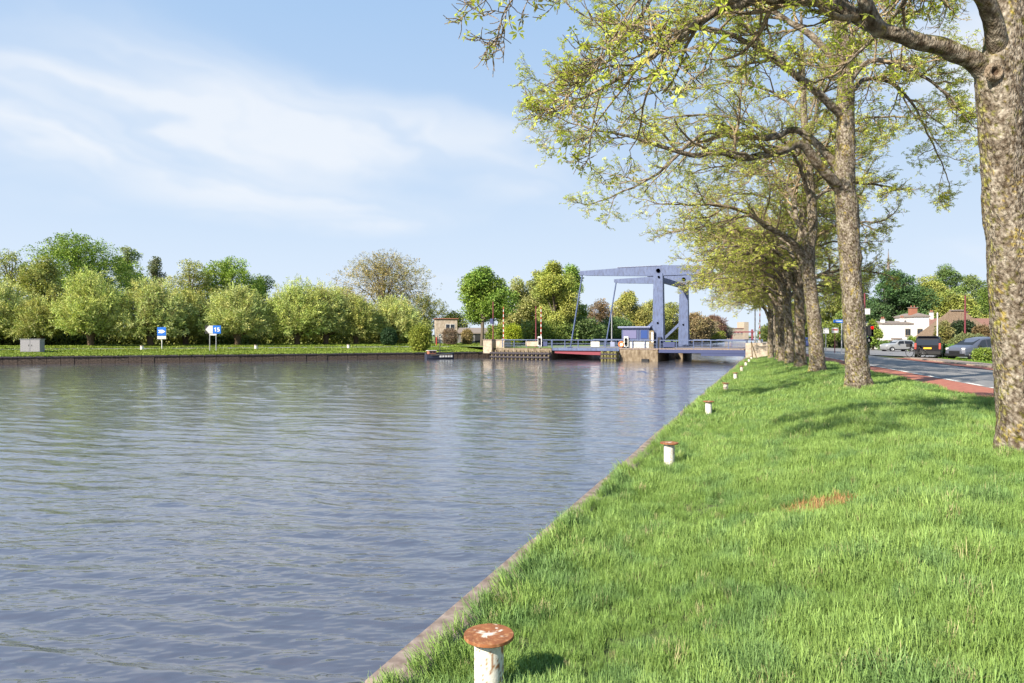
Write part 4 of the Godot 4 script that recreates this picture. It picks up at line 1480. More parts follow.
func far_tree(called: String, label: String, group: String, base: Vector3, h: float, wide: float, tint: Color, how := {}) -> Node3D:
	var o := thing(called, label, how.get("category", "tree"), base, 0.0, group)
	var low: float = how.get("low", 0.25) * h
	var n: int = how.get("n", int(clampf(wide * h * 16.0, 500, 3600)))
	var size: float = how.get("size", 0.42)
	var lobes: Array = []
	var count: int = how.get("lobes", 13)
	var narrow: float = how.get("narrow", 0.0)
	for k in count:
		var f := (k + 0.5) / count
		var y := lerpf(low, h, 0.1 + 0.8 * f)
		var girth := sin(PI * clampf(pow(f, 0.8 - narrow * 0.3) * 0.86 + 0.1, 0.0, 1.0))
		var a := fr.randf() * TAU
		var out := wide * 0.5 * girth * fr.randf_range(0.3, 0.72)
		var r := wide * fr.randf_range(0.17, 0.27) * (0.55 + 0.5 * girth)
		lobes.append([Vector3(cos(a) * out, minf(y, h - r * 0.7), sin(a) * out), r])
	var b := MB.new()
	var tr0: float = how.get("trunk", 0.018 * h + 0.08)
	b.tube(PackedVector3Array([Vector3(0, -0.3, 0), Vector3(0, 0.3, 0), Vector3(fr.randf_range(-0.2, 0.2), h * 0.35, 0), Vector3(fr.randf_range(-0.4, 0.4), h * 0.85, fr.randf_range(-0.3, 0.3))]), PackedFloat32Array([tr0 * 1.4, tr0, tr0 * 0.7, tr0 * 0.12]), 8)
	obj("trunk", b, how.get("bark", M.far_bark), o)
	b = MB.new()
	for e in lobes:
		var w: Vector3 = e[0]
		var from := Vector3(0, clampf(w.y * 0.55, h * 0.12, h * 0.7), 0)
		var mid := from.lerp(w, 0.5) + Vector3(0, 0.04 * h, 0)
		b.tube(PackedVector3Array([from, mid, w]), PackedFloat32Array([tr0 * 0.4, tr0 * 0.22, tr0 * 0.08]), 5)
		for k in how.get("twigs", 4):
			b.tube(PackedVector3Array([mid.lerp(w, fr.randf()), w + any_fr(fr) * e[1] * 0.95]), PackedFloat32Array([tr0 * 0.11, 0.015]), 3)
	obj("branches", b, how.get("bark", M.far_bark), o).set_meta("kind", "stuff")
	var where: Array = []
	var tints := crown_points(lobes, n, size, tint, where, PackedColorArray())
	scatter("crown", clump, M.far_leaf, where, tints, o)
	return o

func willow(label: String, base: Vector3, h: float, wide: float, tint: Color, shoots := 170) -> void:
	var o := thing("pollard_willow", label, "tree", base, fr.randf() * TAU, "pollard willows on the far bank")
	var head := 1.5
	var b := MB.new()
	b.tube(PackedVector3Array([Vector3(0, -0.3, 0), Vector3(0, 0.2, 0), Vector3(0.1, 0.8, 0), Vector3(0.05, 1.2, 0), Vector3(0, 1.6, 0), Vector3(0, 1.9, 0)]), PackedFloat32Array([0.5, 0.4, 0.33, 0.45, 0.55, 0.25]), 12)
	obj("trunk", b, M.willow_bark, o)
	b = MB.new()
	var where: Array = []
	var tints := PackedColorArray()
	for k in shoots:
		var a := fr.randf() * TAU
		var f := pow(fr.randf(), 0.75)
		var tilt := f * 1.35
		var dir := Vector3(cos(a) * sin(tilt), cos(tilt), sin(a) * sin(tilt))
		var goal := Vector3(cos(a) * wide * 0.5 * sin(f * 1.5), head + (h - head) * lerpf(1.0, 0.02 + 0.4 * fr.randf(), f * f), sin(a) * wide * 0.5 * sin(f * 1.5)) * fr.randf_range(0.8, 1.04)
		var st := Vector3(cos(a) * 0.35, head, sin(a) * 0.35)
		var ln := st.distance_to(goal)
		var mid := st + dir * ln * 0.5 + any_fr(fr) * 0.3
		var pts := PackedVector3Array()
		var rad := PackedFloat32Array()
		for j in 6:
			var t := j / 5.0
			pts.append(st.lerp(mid, t).lerp(mid.lerp(goal, t), t))
			rad.append(lerpf(0.045, 0.01, t))
		b.tube(pts, rad, 3)
		var c0 := vary(tint, 0.2)
		for j in 15:
			var t := fr.randf_range(0.22, 1.0)
			var w := st.lerp(mid, t).lerp(mid.lerp(goal, t), t)
			var d := ((mid - st).lerp(goal - mid, t).normalized() + any_fr(fr) * 0.75 + Vector3(0, -0.25 * t, 0)).normalized()
			var x := d.cross(any_fr(fr)).normalized()
			var s := fr.randf_range(0.8, 1.5)
			where.append(Transform3D(Basis(x * s, d * s, x.cross(d) * s), w + any_fr(fr) * 0.22))
			tints.append(vary(c0))
	obj("shoots", b, M.willow_bark, o).set_meta("kind", "stuff")
	scatter("crown", spray, M.far_leaf, where, tints, o)

func shrub(label: String, base: Vector3, size: Vector3, tint: Color, square := false, leaf := 0.3, called := "shrub", group := "") -> Node3D:
	var o := thing(called, label, "hedge" if square else "bush", base, 0.0, group)
	var b := MB.new()
	for k in 7:
		var a := TAU * k / 7.0
		b.tube(PackedVector3Array([Vector3(cos(a) * 0.1, -0.1, sin(a) * 0.1), Vector3(cos(a) * size.x * 0.3, size.y * 0.7, sin(a) * size.z * 0.3)]), PackedFloat32Array([0.05, 0.015]), 4)
	obj("stems", b, M.far_bark, o).set_meta("kind", "stuff")
	var where: Array = []
	var tints := PackedColorArray()
	var n := int(clampf(size.x * size.y * 150.0, 250, 1800))
	for k in n:
		var w: Vector3
		if square:
			w = Vector3(fr.randf_range(-0.5, 0.5), fr.randf_range(0.05, 0.96), fr.randf_range(-0.5, 0.5))
			var ax := fr.randi() % 3
			w[ax] = (0.5 if fr.randf() < 0.5 else -0.5) if ax != 1 else 0.96
			w *= size
		else:
			var d := any_fr(fr)
			var rr := 0.5 * (0.72 + 0.3 * fr.randf()) * (1.0 + 0.18 * nz.get_noise_3d(d.x * 2.5 + base.x, d.y * 2.5, d.z * 2.5))
			w = Vector3(d.x * size.x * rr, size.y * (0.5 + d.y * rr), d.z * size.z * rr)
		var s := leaf * fr.randf_range(0.6, 1.2)
		where.append(Transform3D(Basis(any_fr(fr), fr.randf() * TAU).scaled(Vector3.ONE * s), w))
		tints.append(vary(tint))
	scatter("leaves", clump, M.far_leaf, where, tints, o)
	return o

func far_trees() -> void:
	fr.seed = 77
	clump = clump_mesh(11, 0.62, 5)
	spray = spray_mesh()
	M.willow_bark = plain(0.11, 0.075, 0.045, 0.95)
	var pale := Color(0.42, 0.475, 0.16)
	var lime := Color(0.4, 0.475, 0.135)
	var bright := Color(0.21, 0.31, 0.055)
	var olive := Color(0.33, 0.36, 0.105)
	var brown := Color(0.3, 0.27, 0.115)
	var dark := Color(0.1, 0.16, 0.05)
	# pollard willows on the far bank
	var list := [
		[-8.0, 24.0, 276.0, 66.0, pale, "pollard willow at the left edge of the picture, cut off by it"],
		[40.0, 21.0, 300.0, 44.0, olive, "small pollard willow behind the grey box on the far bank"],
		[91.0, 18.0, 269.0, 60.0, lime, "broad yellow green pollard willow right of the grey box"],
		[151.0, 18.0, 279.0, 64.0, pale, "pale pollard willow behind the blue signs, left one"],
		[186.0, 22.0, 288.0, 46.0, olive, "olive pollard willow just left of the arrow sign"],
		[237.0, 18.0, 286.0, 56.0, pale, "rounded pale pollard willow right of the arrow sign"],
		[297.0, 19.0, 279.0, 56.0, lime, "tall fresh green pollard willow in the middle of the row"],
		[326.0, 20.0, 282.0, 44.0, pale, "pollard willow directly right of the tall middle one"],
		[356.0, 20.0, 297.0, 38.0, olive, "olive tinted pollard willow below the brown oak"],
		[394.0, 22.0, 296.0, 48.0, pale, "rightmost pollard willow, behind the dark shrub"]]
	for e in list:
		var w := far_spot(e[0], e[1])
		var m := -w.z / F
		willow(e[5], w, (334.0 - e[2]) * m + EYE - w.y, e[3] * m * 1.14, e[4], 220)
	# taller trees behind them
	var backs := [
		[12.0, 44.0, 246.0, 52.0, olive, {"n": 900, "size": 0.36}, "thin olive tree with open crown at the left edge"],
		[48.0, 40.0, 254.0, 46.0, olive, {"n": 1700}, "olive green tree left below the big bright one"],
		[76.0, 52.0, 235.0, 84.0, bright, {"n": 3800, "low": 0.3}, "largest bright green tree on the far bank, upper left"],
		[130.0, 62.0, 242.0, 32.0, Color(0.24, 0.3, 0.12), {"narrow": 0.8, "n": 1700}, "tall grey green poplar left of its darker neighbour"],
		[158.0, 66.0, 251.0, 22.0, Color(0.18, 0.21, 0.11), {"narrow": 0.9, "n": 1000}, "slim dark grey green poplar"],
		[191.0, 46.0, 257.0, 46.0, olive, {"n": 1300, "size": 0.36}, "loose yellowish tree above the arrow sign"],
		[230.0, 50.0, 258.0, 62.0, bright, {"n": 3000}, "bright green tree behind the rounded willow"],
		[262.0, 56.0, 274.0, 34.0, dark, {"n": 1400}, "small dark green tree right of the bright one"],
		[383.0, 46.0, 251.0, 84.0, brown, {"n": 2600, "size": 0.33, "low": 0.38, "lobes": 17, "twigs": 14}, "brown budding oak rising above the willows"],
		[345.0, 60.0, 286.0, 50.0, olive, {"n": 1200}, "low olive tree between willows and brown oak"],
		[425.0, 64.0, 294.0, 40.0, Color(0.17, 0.2, 0.06), {"n": 900}, "hazy olive tree left of the cream house"]]
	for e in backs:
		var w := far_spot(e[0], e[1])
		var m := -w.z / F
		far_tree("far_tree", e[6], "tall trees behind the willows", w, (336.0 - e[2]) * m + EYE - w.y, e[3] * m * 1.25, e[4], e[5])
	# trees around the bridge; column, depth, top, width
	var mids := [
		[482.0, 97.0, 266.0, 62.0, bright, {"n": 3600, "low": 0.28}, "round bright green tree with visible trunk left of the bridge"],
		[452.0, 128.0, 312.0, 40.0, Color(0.15, 0.19, 0.04), {"n": 800}, "low green tree behind the cream house"],
		[518.0, 112.0, 276.0, 42.0, Color(0.34, 0.37, 0.13), {"n": 1700, "size": 0.36, "low": 0.12, "lobes": 16}, "thin pale birch with open crown"],
		[537.0, 118.0, 266.0, 44.0, olive, {"n": 2600, "low": 0.06, "lobes": 16}, "tall olive birch with hanging twigs"],
		[555.0, 108.0, 256.0, 48.0, Color(0.33, 0.37, 0.09), {"n": 3400, "low": 0.05, "lobes": 18}, "tallest yellow green birch by the bridge"],
		[570.0, 116.0, 261.0, 42.0, bright, {"n": 2600, "low": 0.1, "lobes": 16}, "bright green tree behind the tallest birch"],
		[582.0, 108.0, 318.0, 50.0, dark, {"n": 1400, "low": 0.02}, "dark green bushy tree behind the lifting span"],
		[545.0, 106.0, 322.0, 66.0, Color(0.17, 0.23, 0.055), {"n": 1700, "low": 0.02}, "bushy green low tree behind the barriers"],
		[508.0, 108.0, 326.0, 46.0, Color(0.17, 0.23, 0.035), {"n": 1300, "low": 0.02}, "low leafy tree behind the leftmost barrier"],
		[600.0, 140.0, 300.0, 40.0, Color(0.21, 0.16, 0.09), {"n": 1100, "size": 0.4, "twigs": 10}, "brown twiggy tree seen between the two hangers"],
		[631.0, 132.0, 290.0, 48.0, Color(0.34, 0.34, 0.1), {"n": 2600, "low": 0.1}, "rounded yellow olive tree left of the bridge tower"],
		[612.0, 122.0, 319.0, 50.0, dark, {"n": 1500, "low": 0.02}, "dark green bush shaped tree behind the cabin"],
		[652.0, 150.0, 298.0, 36.0, olive, {"n": 1700, "low": 0.1}, "olive tree directly behind the near tower leg"],
		[672.0, 158.0, 303.0, 40.0, Color(0.3, 0.31, 0.085), {"n": 1900, "low": 0.1}, "olive tree seen between the two tower legs"],
		[697.0, 172.0, 313.0, 40.0, Color(0.27, 0.22, 0.12), {"n": 2100, "low": 0.1, "size": 0.5}, "reddish brown tree right of the far tower leg"],
		[712.0, 215.0, 316.0, 34.0, Color(0.2, 0.13, 0.11), {"n": 1900, "low": 0.05, "size": 0.55}, "dark copper tree farther along the canal"],
		[722.0, 225.0, 324.0, 22.0, Color(0.16, 0.17, 0.13), {"n": 1300, "low": 0.05, "size": 0.55}, "grey green tree at the end of the canal bank"],
		[709.0, 178.0, 331.0, 28.0, Color(0.29, 0.31, 0.05), {"n": 1200, "low": 0.02}, "low yellow green bush tree by the water beyond the bridge"]]
	for e in mids:
		var w := spot(e[0], 336.0, e[1])
		w.y = 1.3
		var m: float = e[1] / F
		far_tree("far_tree", e[6], "trees behind the bridge", w, (336.0 - e[2]) * m + EYE - w.y, e[3] * m, e[4], e[5])
	var rights := [
		[836.0, 112.0, 268.0, 40.0, Color(0.2, 0.25, 0.06), {"n": 2000, "low": 0.05}, "pale green tree seen between the second and third trunks"],
		[790.0, 120.0, 300.0, 50.0, Color(0.2, 0.24, 0.06), {"n": 1500, "low": 0.05}, "pale green tree behind the far trunks of the row"],
		[862.0, 138.0, 266.0, 44.0, Color(0.13, 0.18, 0.045), {"n": 2200, "low": 0.05}, "mid green tree behind the second trunk"],
		[895.0, 130.0, 267.0, 52.0, Color(0.075, 0.14, 0.05), {"n": 4200, "low": 0.05, "size": 0.5}, "big dark green tree above the white house"],
		[928.0, 145.0, 274.0, 40.0, Color(0.28, 0.33, 0.08), {"n": 2800, "low": 0.05, "size": 0.5}, "yellow green tree between the dark tree and the red mast"],
		[945.0, 165.0, 262.0, 36.0, Color(0.13, 0.2, 0.06), {"n": 2600, "low": 0.2, "size": 0.5}, "domed green tree rising highest on the right"],
		[950.0, 138.0, 290.0, 50.0, Color(0.27, 0.32, 0.08), {"n": 2600, "low": 0.05, "size": 0.5}, "yellow green tree behind the thatched house"],
		[972.0, 150.0, 270.0, 38.0, Color(0.17, 0.23, 0.07), {"n": 2600, "low": 0.05, "size": 0.5}, "green tree left of the nearest trunk"],
		[1003.0, 140.0, 280.0, 50.0, Color(0.13, 0.2, 0.04), {"n": 2200, "low": 0.05, "size": 0.5}, "green tree partly hidden by the nearest trunk"],
		[873.0, 92.0, 318.0, 17.0, Color(0.17, 0.25, 0.045), {"n": 900, "low": 0.02, "narrow": 0.6, "size": 0.3}, "small fresh green cone shaped tree left of the white house"],
		[943.0, 76.0, 320.0, 17.0, Color(0.18, 0.18, 0.06), {"n": 800, "low": 0.1, "size": 0.26, "twigs": 8}, "small loose tree in front of the thatched roof"]]
	for e in rights:
		var w := spot(e[0], 336.0, e[1])
		w.y = land(p_of(w), s_of(w))
		var m: float = e[1] / F
		far_tree("park_tree", e[6], "trees behind the houses", w, (336.0 - e[2]) * m + EYE - w.y, e[3] * m * (1.3 if e[1] > 100.0 else 1.0), e[4], e[5])
	# bushes and hedges
	var g := "bushes around the houses"
	var put := func(px: float, depth: float) -> Vector3:
		var w := spot(px, 336.0, depth)
		w.y = land(p_of(w), s_of(w))
		return w
	shrub("large rounded grey green bush behind the parked car", put.call(969, 66), Vector3(3.0, 2.1, 2.6), Color(0.15, 0.18, 0.07), false, 0.26, "shrub", g)
	shrub("dark evergreen hedge above the rounded bush", put.call(963, 78), Vector3(3.2, 3.6, 2.0), Color(0.025, 0.045, 0.018), false, 0.3, "shrub", g)
	shrub("low clipped hedge between the van and the parked car", put.call(947.5, 57), Vector3(1.2, 1.0, 1.2), Color(0.1, 0.2, 0.03), true, 0.2, "hedge", g)
	shrub("low bush in front of the parked car by the trunk", put.call(984, 48.5), Vector3(1.5, 1.0, 1.0), Color(0.17, 0.24, 0.04), false, 0.2, "shrub", g)
	shrub("brownish bush behind the parked car by the nearest trunk", put.call(983, 70), Vector3(2.0, 3.0, 2.0), Color(0.15, 0.11, 0.05), false, 0.26, "shrub", g)
	shrub("small green bush at the left end of the white house", put.call(884, 90), Vector3(1.6, 1.3, 1.2), Color(0.11, 0.18, 0.04), false, 0.22, "shrub", g)
	shrub("small bright bush between silver car and van", put.call(911.5, 86), Vector3(1.0, 1.9, 1.0), Color(0.17, 0.27, 0.04), false, 0.2, "shrub", g)
	g = "bushes on the far bank"
	shrub("dark green rounded shrub before the rightmost willow", far_spot(389, 15), Vector3(2.1, 2.4, 2.0), Color(0.035, 0.075, 0.03), false, 0.26, "shrub", g)
	shrub("yellow green weeping bush at the water's edge by the boat", far_spot(420, 2.5), Vector3(2.6, 3.3, 2.2), Color(0.25, 0.29, 0.05), false, 0.26, "shrub", g)
	shrub("bare brown twiggy bush in front of the cream house", far_spot(450, 16), Vector3(2.4, 2.5, 2.0), Color(0.2, 0.15, 0.11), false, 0.2, "shrub", g)
	shrub("tan leafy bush right of the cream house", far_spot(467, 17), Vector3(1.7, 2.4, 1.6), Color(0.3, 0.24, 0.11), false, 0.22, "shrub", g)
	shrub("bright yellow green bush between mast and leftmost barrier", bridge_at(-19.9, -5.0, 1.3), Vector3(2.4, 2.8, 1.6), Color(0.3, 0.36, 0.03), false, 0.24, "shrub", g)
	# thickets that read as one mass: below the willows, along the canal beyond the bridge
	var where: Array = []
	var tints := PackedColorArray()
	for k in 7500:
		var px := fr.randf_range(-40.0, 430.0)
		var w := far_spot(px, fr.randf_range(25.0, 34.0))
		w.y += fr.randf_range(0.0, 2.8 + 2.2 * nz.get_noise_1d(px * 0.08))
		where.append(Transform3D(Basis(any_fr(fr), fr.randf() * TAU).scaled(Vector3.ONE * fr.randf_range(0.35, 0.7)), w))
		tints.append(vary(Color(0.15, 0.19, 0.05).lerp(Color(0.28, 0.3, 0.08), fr.randf())))
	for k in 6000:
		var px := fr.randf_range(500.0, 722.0)
		var dd := lerpf(122.0, 240.0, (px - 500.0) / 222.0)
		var w := spot(px, 336.0, dd + fr.randf_range(-4.0, 4.0))
		w.y = 1.2 + fr.randf_range(0.0, 4.0 + 1.5 * nz.get_noise_1d(px * 0.05))
		where.append(Transform3D(Basis(any_fr(fr), fr.randf() * TAU).scaled(Vector3.ONE * fr.randf_range(0.4, 0.8)), w))
		tints.append(vary(Color(0.15, 0.18, 0.05).lerp(Color(0.26, 0.26, 0.09), fr.randf())))
	for k in 5000:
		var px := fr.randf_range(760.0, 1020.0)
		var w := spot(px, 336.0, fr.randf_range(118.0, 128.0))
		w.y = 0.8 + fr.randf_range(0.0, 3.4)
		where.append(Transform3D(Basis(any_fr(fr), fr.randf() * TAU).scaled(Vector3.ONE * fr.randf_range(0.4, 0.8)), w))
		tints.append(vary(Color(0.07, 0.11, 0.03).lerp(Color(0.14, 0.17, 0.045), fr.randf())))
	var o := scatter("thicket", clump, M.far_leaf, where, tints)
	tag(o, "dense undergrowth beneath and between the distant trees", "undergrowth")
	# rough grass on the far bank
	where = []
	tints = PackedColorArray()
	for k in 26000:
		var px := fr.randf_range(-30.0, 500.0)
		var off := fr.randf_range(0.05, 24.0)
		if off > 10.6 and off < 12.8:
			continue
		var w := far_spot(px, off)
		var s := fr.randf_range(1.0, 2.2) * (1.5 if off > 16.0 else 1.0)
		where.append(Transform3D(Basis(Vector3.UP, fr.randf() * TAU).scaled(Vector3(s * 1.6, s * 0.5, s * 1.6)), w))
		tints.append(vary(Color(0.19, 0.28, 0.04).lerp(Color(0.26, 0.32, 0.06), fr.randf())))
	o = scatter("far_bank_grass", tuft(14, 0.016, 0.14, 4), M.blade, where, tints)
	tag(o, "strip of sunlit grass along the far bank", "grass")
	# verge grass among the parked cars and on the right side
	where = []
	tints = PackedColorArray()
	for k in 9000:
		var s := fr.randf_range(20.0, 66.0)
		var q := fr.randf_range(11.1, 22.0)
		var w := on_land(road_p(s) + q, s)
		where.append(Transform3D(Basis(Vector3.UP, fr.randf() * TAU).scaled(Vector3.ONE * fr.randf_range(0.5, 1.2)), w))
		tints.append(vary(Color(0.12, 0.22, 0.03)))
	o = scatter("verge_grass", tuft(14, 0.012, 0.14, 4), M.blade, where, tints)
	tag(o, "grass verge behind the pavement across the road", "grass")

# ---------------------------------------------------------------- houses, vehicles, signs
func house_window(parent: Node3D, at: Vector3, w: float, h: float, m: Material, turn := 0.0) -> void:
	var fr_ := MB.new()
	fr_.xf = Transform3D(Basis(Vector3.UP, turn), at)
	fr_.box(Vector3(0, 0, 0.02), Vector3(w, h, 0.08))
	var f := obj("window", fr_, m, parent)
	for k: float in [-0.25, 0.25]:
		var b := MB.new()
		b.xf = fr_.xf
		b.box(Vector3(k * w, 0, 0.05), Vector3(w * 0.42, h * 0.84, 0.04))
		obj("pane", b, M.glass, f)
	var s := MB.new()
	s.xf = fr_.xf
	s.box(Vector3(0, -h * 0.5 - 0.05, 0.07), Vector3(w + 0.16, 0.08, 0.18))
	obj("sill", s, M.pale_concrete, f)

func gable_roof(w: float, d: float, y: float, h: float, over: float, hip: float) -> MB:
	# ridge along x; hip is how far the ridge stops short of the ends
	var b := MB.new()
	var x := w * 0.5 + over
	var z := d * 0.5 + over
	var r := x - hip
	var e := [Vector3(-x, y, z), Vector3(x, y, z), Vector3(x, y, -z), Vector3(-x, y, -z)]
	var t := [Vector3(-r, y + h, 0), Vector3(r, y + h, 0)]
	var dn := Vector3(0, 0.22, 0)
	b.quad(e[0], t[0], t[1], e[1], Vector3(0, z, h).normalized())
	b.quad(e[3], t[0], t[1], e[2], Vector3(0, z, -h).normalized())
	b.tri(e[0], t[0], e[3], Vector3(-h, hip, 0).normalized() if hip > 0.0 else Vector3.LEFT)
	b.tri(e[1], t[1], e[2], Vector3(h, hip, 0).normalized() if hip > 0.0 else Vector3.RIGHT)
	var out := [Vector3(0, 0, 1), Vector3(1, 0, 0), Vector3(0, 0, -1), Vector3(-1, 0, 0)]
	for k in 4:
		b.quad(e[k] - dn, e[k], e[(k + 1) % 4], e[(k + 1) % 4] - dn, out[k])
	b.quad(e[0] - dn, e[1] - dn, e[2] - dn, e[3] - dn, Vector3.DOWN)
	return b

func chimney(parent: Node3D, at: Vector3, w: float, h: float, m: Material) -> void:
	var c := boxpart("chimney", at + Vector3(0, h * 0.5, 0), Vector3(w, h, w * 0.8), m, parent, 0.02)
	boxpart("chimney_cap", at + Vector3(0, h + 0.05, 0), Vector3(w * 1.2, 0.1, w), M.concrete, c)
	for k: float in [-0.25, 0.25]:
		rodpart("chimney_pot", at + Vector3(k * w, h + 0.1, 0), at + Vector3(k * w, h + 0.35, 0), 0.09, M.brick, c)

class Car:
	var b := MB.new()

func car(called: String, label: String, category: String, where: Vector3, turn: float, st: Array, paint: Material, wheels: Array, how := {}) -> Node3D:
	# st: stations from nose to tail: [x, bottom, belt, roof, half width at belt, half width at roof]; the nose points along -x
	var o := thing(called, label, category, where, turn)
	var b := MB.new()
	var rings := []
	for e in st:
		var lift: float = e[3] - e[2]
		var ring := []
		var w: float = e[4]
		var half := [Vector2(w * 0.86, e[1]), Vector2(w * 0.98, e[1] + 0.12), Vector2(w, lerpf(e[1], e[2], 0.6)), Vector2(w * 0.97, e[2]), Vector2(lerpf(w * 0.95, e[5], 0.9), e[2] + lift * 0.88), Vector2(e[5] * 0.85, e[2] + lift * 0.98), Vector2(e[5] * 0.4, e[3])]
		for k in half.size():
			ring.append(Vector3(e[0], half[k].y, half[k].x))
		for k in half.size():
			var q: Vector2 = half[half.size() - 1 - k]
			ring.append(Vector3(e[0], q.y, -q.x))
		rings.append(ring)
	var n: int = rings[0].size()
	for k in rings.size() - 1:
		for j in n:
			var a: Vector3 = rings[k][j]
			var c: Vector3 = rings[k + 1][(j + 1) % n]
			var out := Vector3(0, ((a + c) * 0.5).y - 0.75, ((a + c) * 0.5).z)
			var d1: Vector3 = rings[k][(j + 1) % n]
			var d2: Vector3 = rings[k + 1][j]
			var nn := (d1 - d2).cross(c - a).normalized()
			if nn.dot(out) < 0.0:
				nn = -nn
			b.quad(a, d1, c, d2, nn)
	for e in [0, rings.size() - 1]:
		for j in range(1, n - 1):
			b.tri(rings[e][0], rings[e][j], rings[e][j + 1], Vector3(-1 if e == 0 else 1, 0, 0))
	var body := obj("body", b, paint, o)
	# side windows: [from station x, to x, low, high at from, high at to]
	for e in how.get("side", []):
		for sz: float in [-1.0, 1.0]:
			var q := MB.new()
			var zl: float = e[5]
			var zh: float = e[6]
			q.quad(Vector3(e[0], e[2], sz * zl), Vector3(e[0] + (0.0 if e.size() < 8 else e[7]), e[3], sz * zh), Vector3(e[1], e[4], sz * zh), Vector3(e[1], e[2], sz * zl), Vector3(0, 0.15, sz).normalized())
			obj("side_window", q, M.glass, o)
	# windscreen and rear window: [x low, y low, x high, y high, half width low, half width high]
	for e in how.get("ends", []):
		var q := MB.new()
		q.quad(Vector3(e[0], e[1], -e[4]), Vector3(e[2], e[3], -e[5]), Vector3(e[2], e[3], e[5]), Vector3(e[0], e[1], e[4]), Vector3(signf(e[0] - e[2]) if e[0] != e[2] else 1.0, 0.4, 0).normalized())
		obj("windscreen" if e[0] < 0.0 else "rear_window", q, M.glass, o)
	var wr: float = wheels[2]
	var tyre := MB.new()
	tyre.lathe([[wr * 0.6, -0.1], [wr * 0.94, -0.1], [wr, -0.07], [wr, 0.07], [wr * 0.94, 0.1], [wr * 0.6, 0.1]], 24)
	var rim := MB.new()
	rim.lathe([[0.0, 0.07], [wr * 0.18, 0.075], [wr * 0.5, 0.05], [wr * 0.62, 0.09], [wr * 0.66, 0.085], [wr * 0.66, -0.05]], 24)
	var tm := tyre.mesh()
	var rm := rim.mesh()
	for x: float in [wheels[0], wheels[1]]:
		for sz: float in [-1.0, 1.0]:
			var wh := Node3D.new()
			wh.name = "wheel"
			wh.transform = Transform3D(Basis(Vector3.RIGHT, PI / 2 * sz), Vector3(x, wr, sz * (wheels[3] - 0.06)))
			o.add_child(wh, true)
			part("tyre", tm, M.black, wh)
			part("rim", rm, how.get("rim", M.grey_metal), wh)
			var ar := MB.new()
			ar.xf = Transform3D(Basis(Vector3.RIGHT, PI / 2 * sz), Vector3(x, wr, sz * (wheels[3] - 0.03)))
			ar.lathe([[wr * 0.9, 0.03], [wr * 1.16, 0.034], [wr * 1.17, 0.0]], 24)
			obj("wheel_arch", ar, M.black, o)
	for e in how.get("lamps", []):
		# [name, centre, size, material]
		for sz: float in [-1.0, 1.0]:
			boxpart(e[0], Vector3(e[1].x, e[1].y, e[1].z * sz), e[2], e[3], o, 0.03)
	for e in how.get("boxes", []):
		boxpart(e[0], e[1], e[2], e[3], o, 0.02)
	for sz: float in [-1.0, 1.0]:
		var mr: Vector3 = how.get("mirror", Vector3(-0.55, 1.0, 0.92))
		boxpart("mirror", Vector3(mr.x, mr.y, mr.z * sz), Vector3(0.14, 0.14, 0.22), M.black, o, 0.03)
	return o

func land_spot(px: float, depth: float, up := 0.0) -> Vector3:
	var w := spot(px, 336.0, depth)
	w.y = land(p_of(w), s_of(w)) + up
	return w

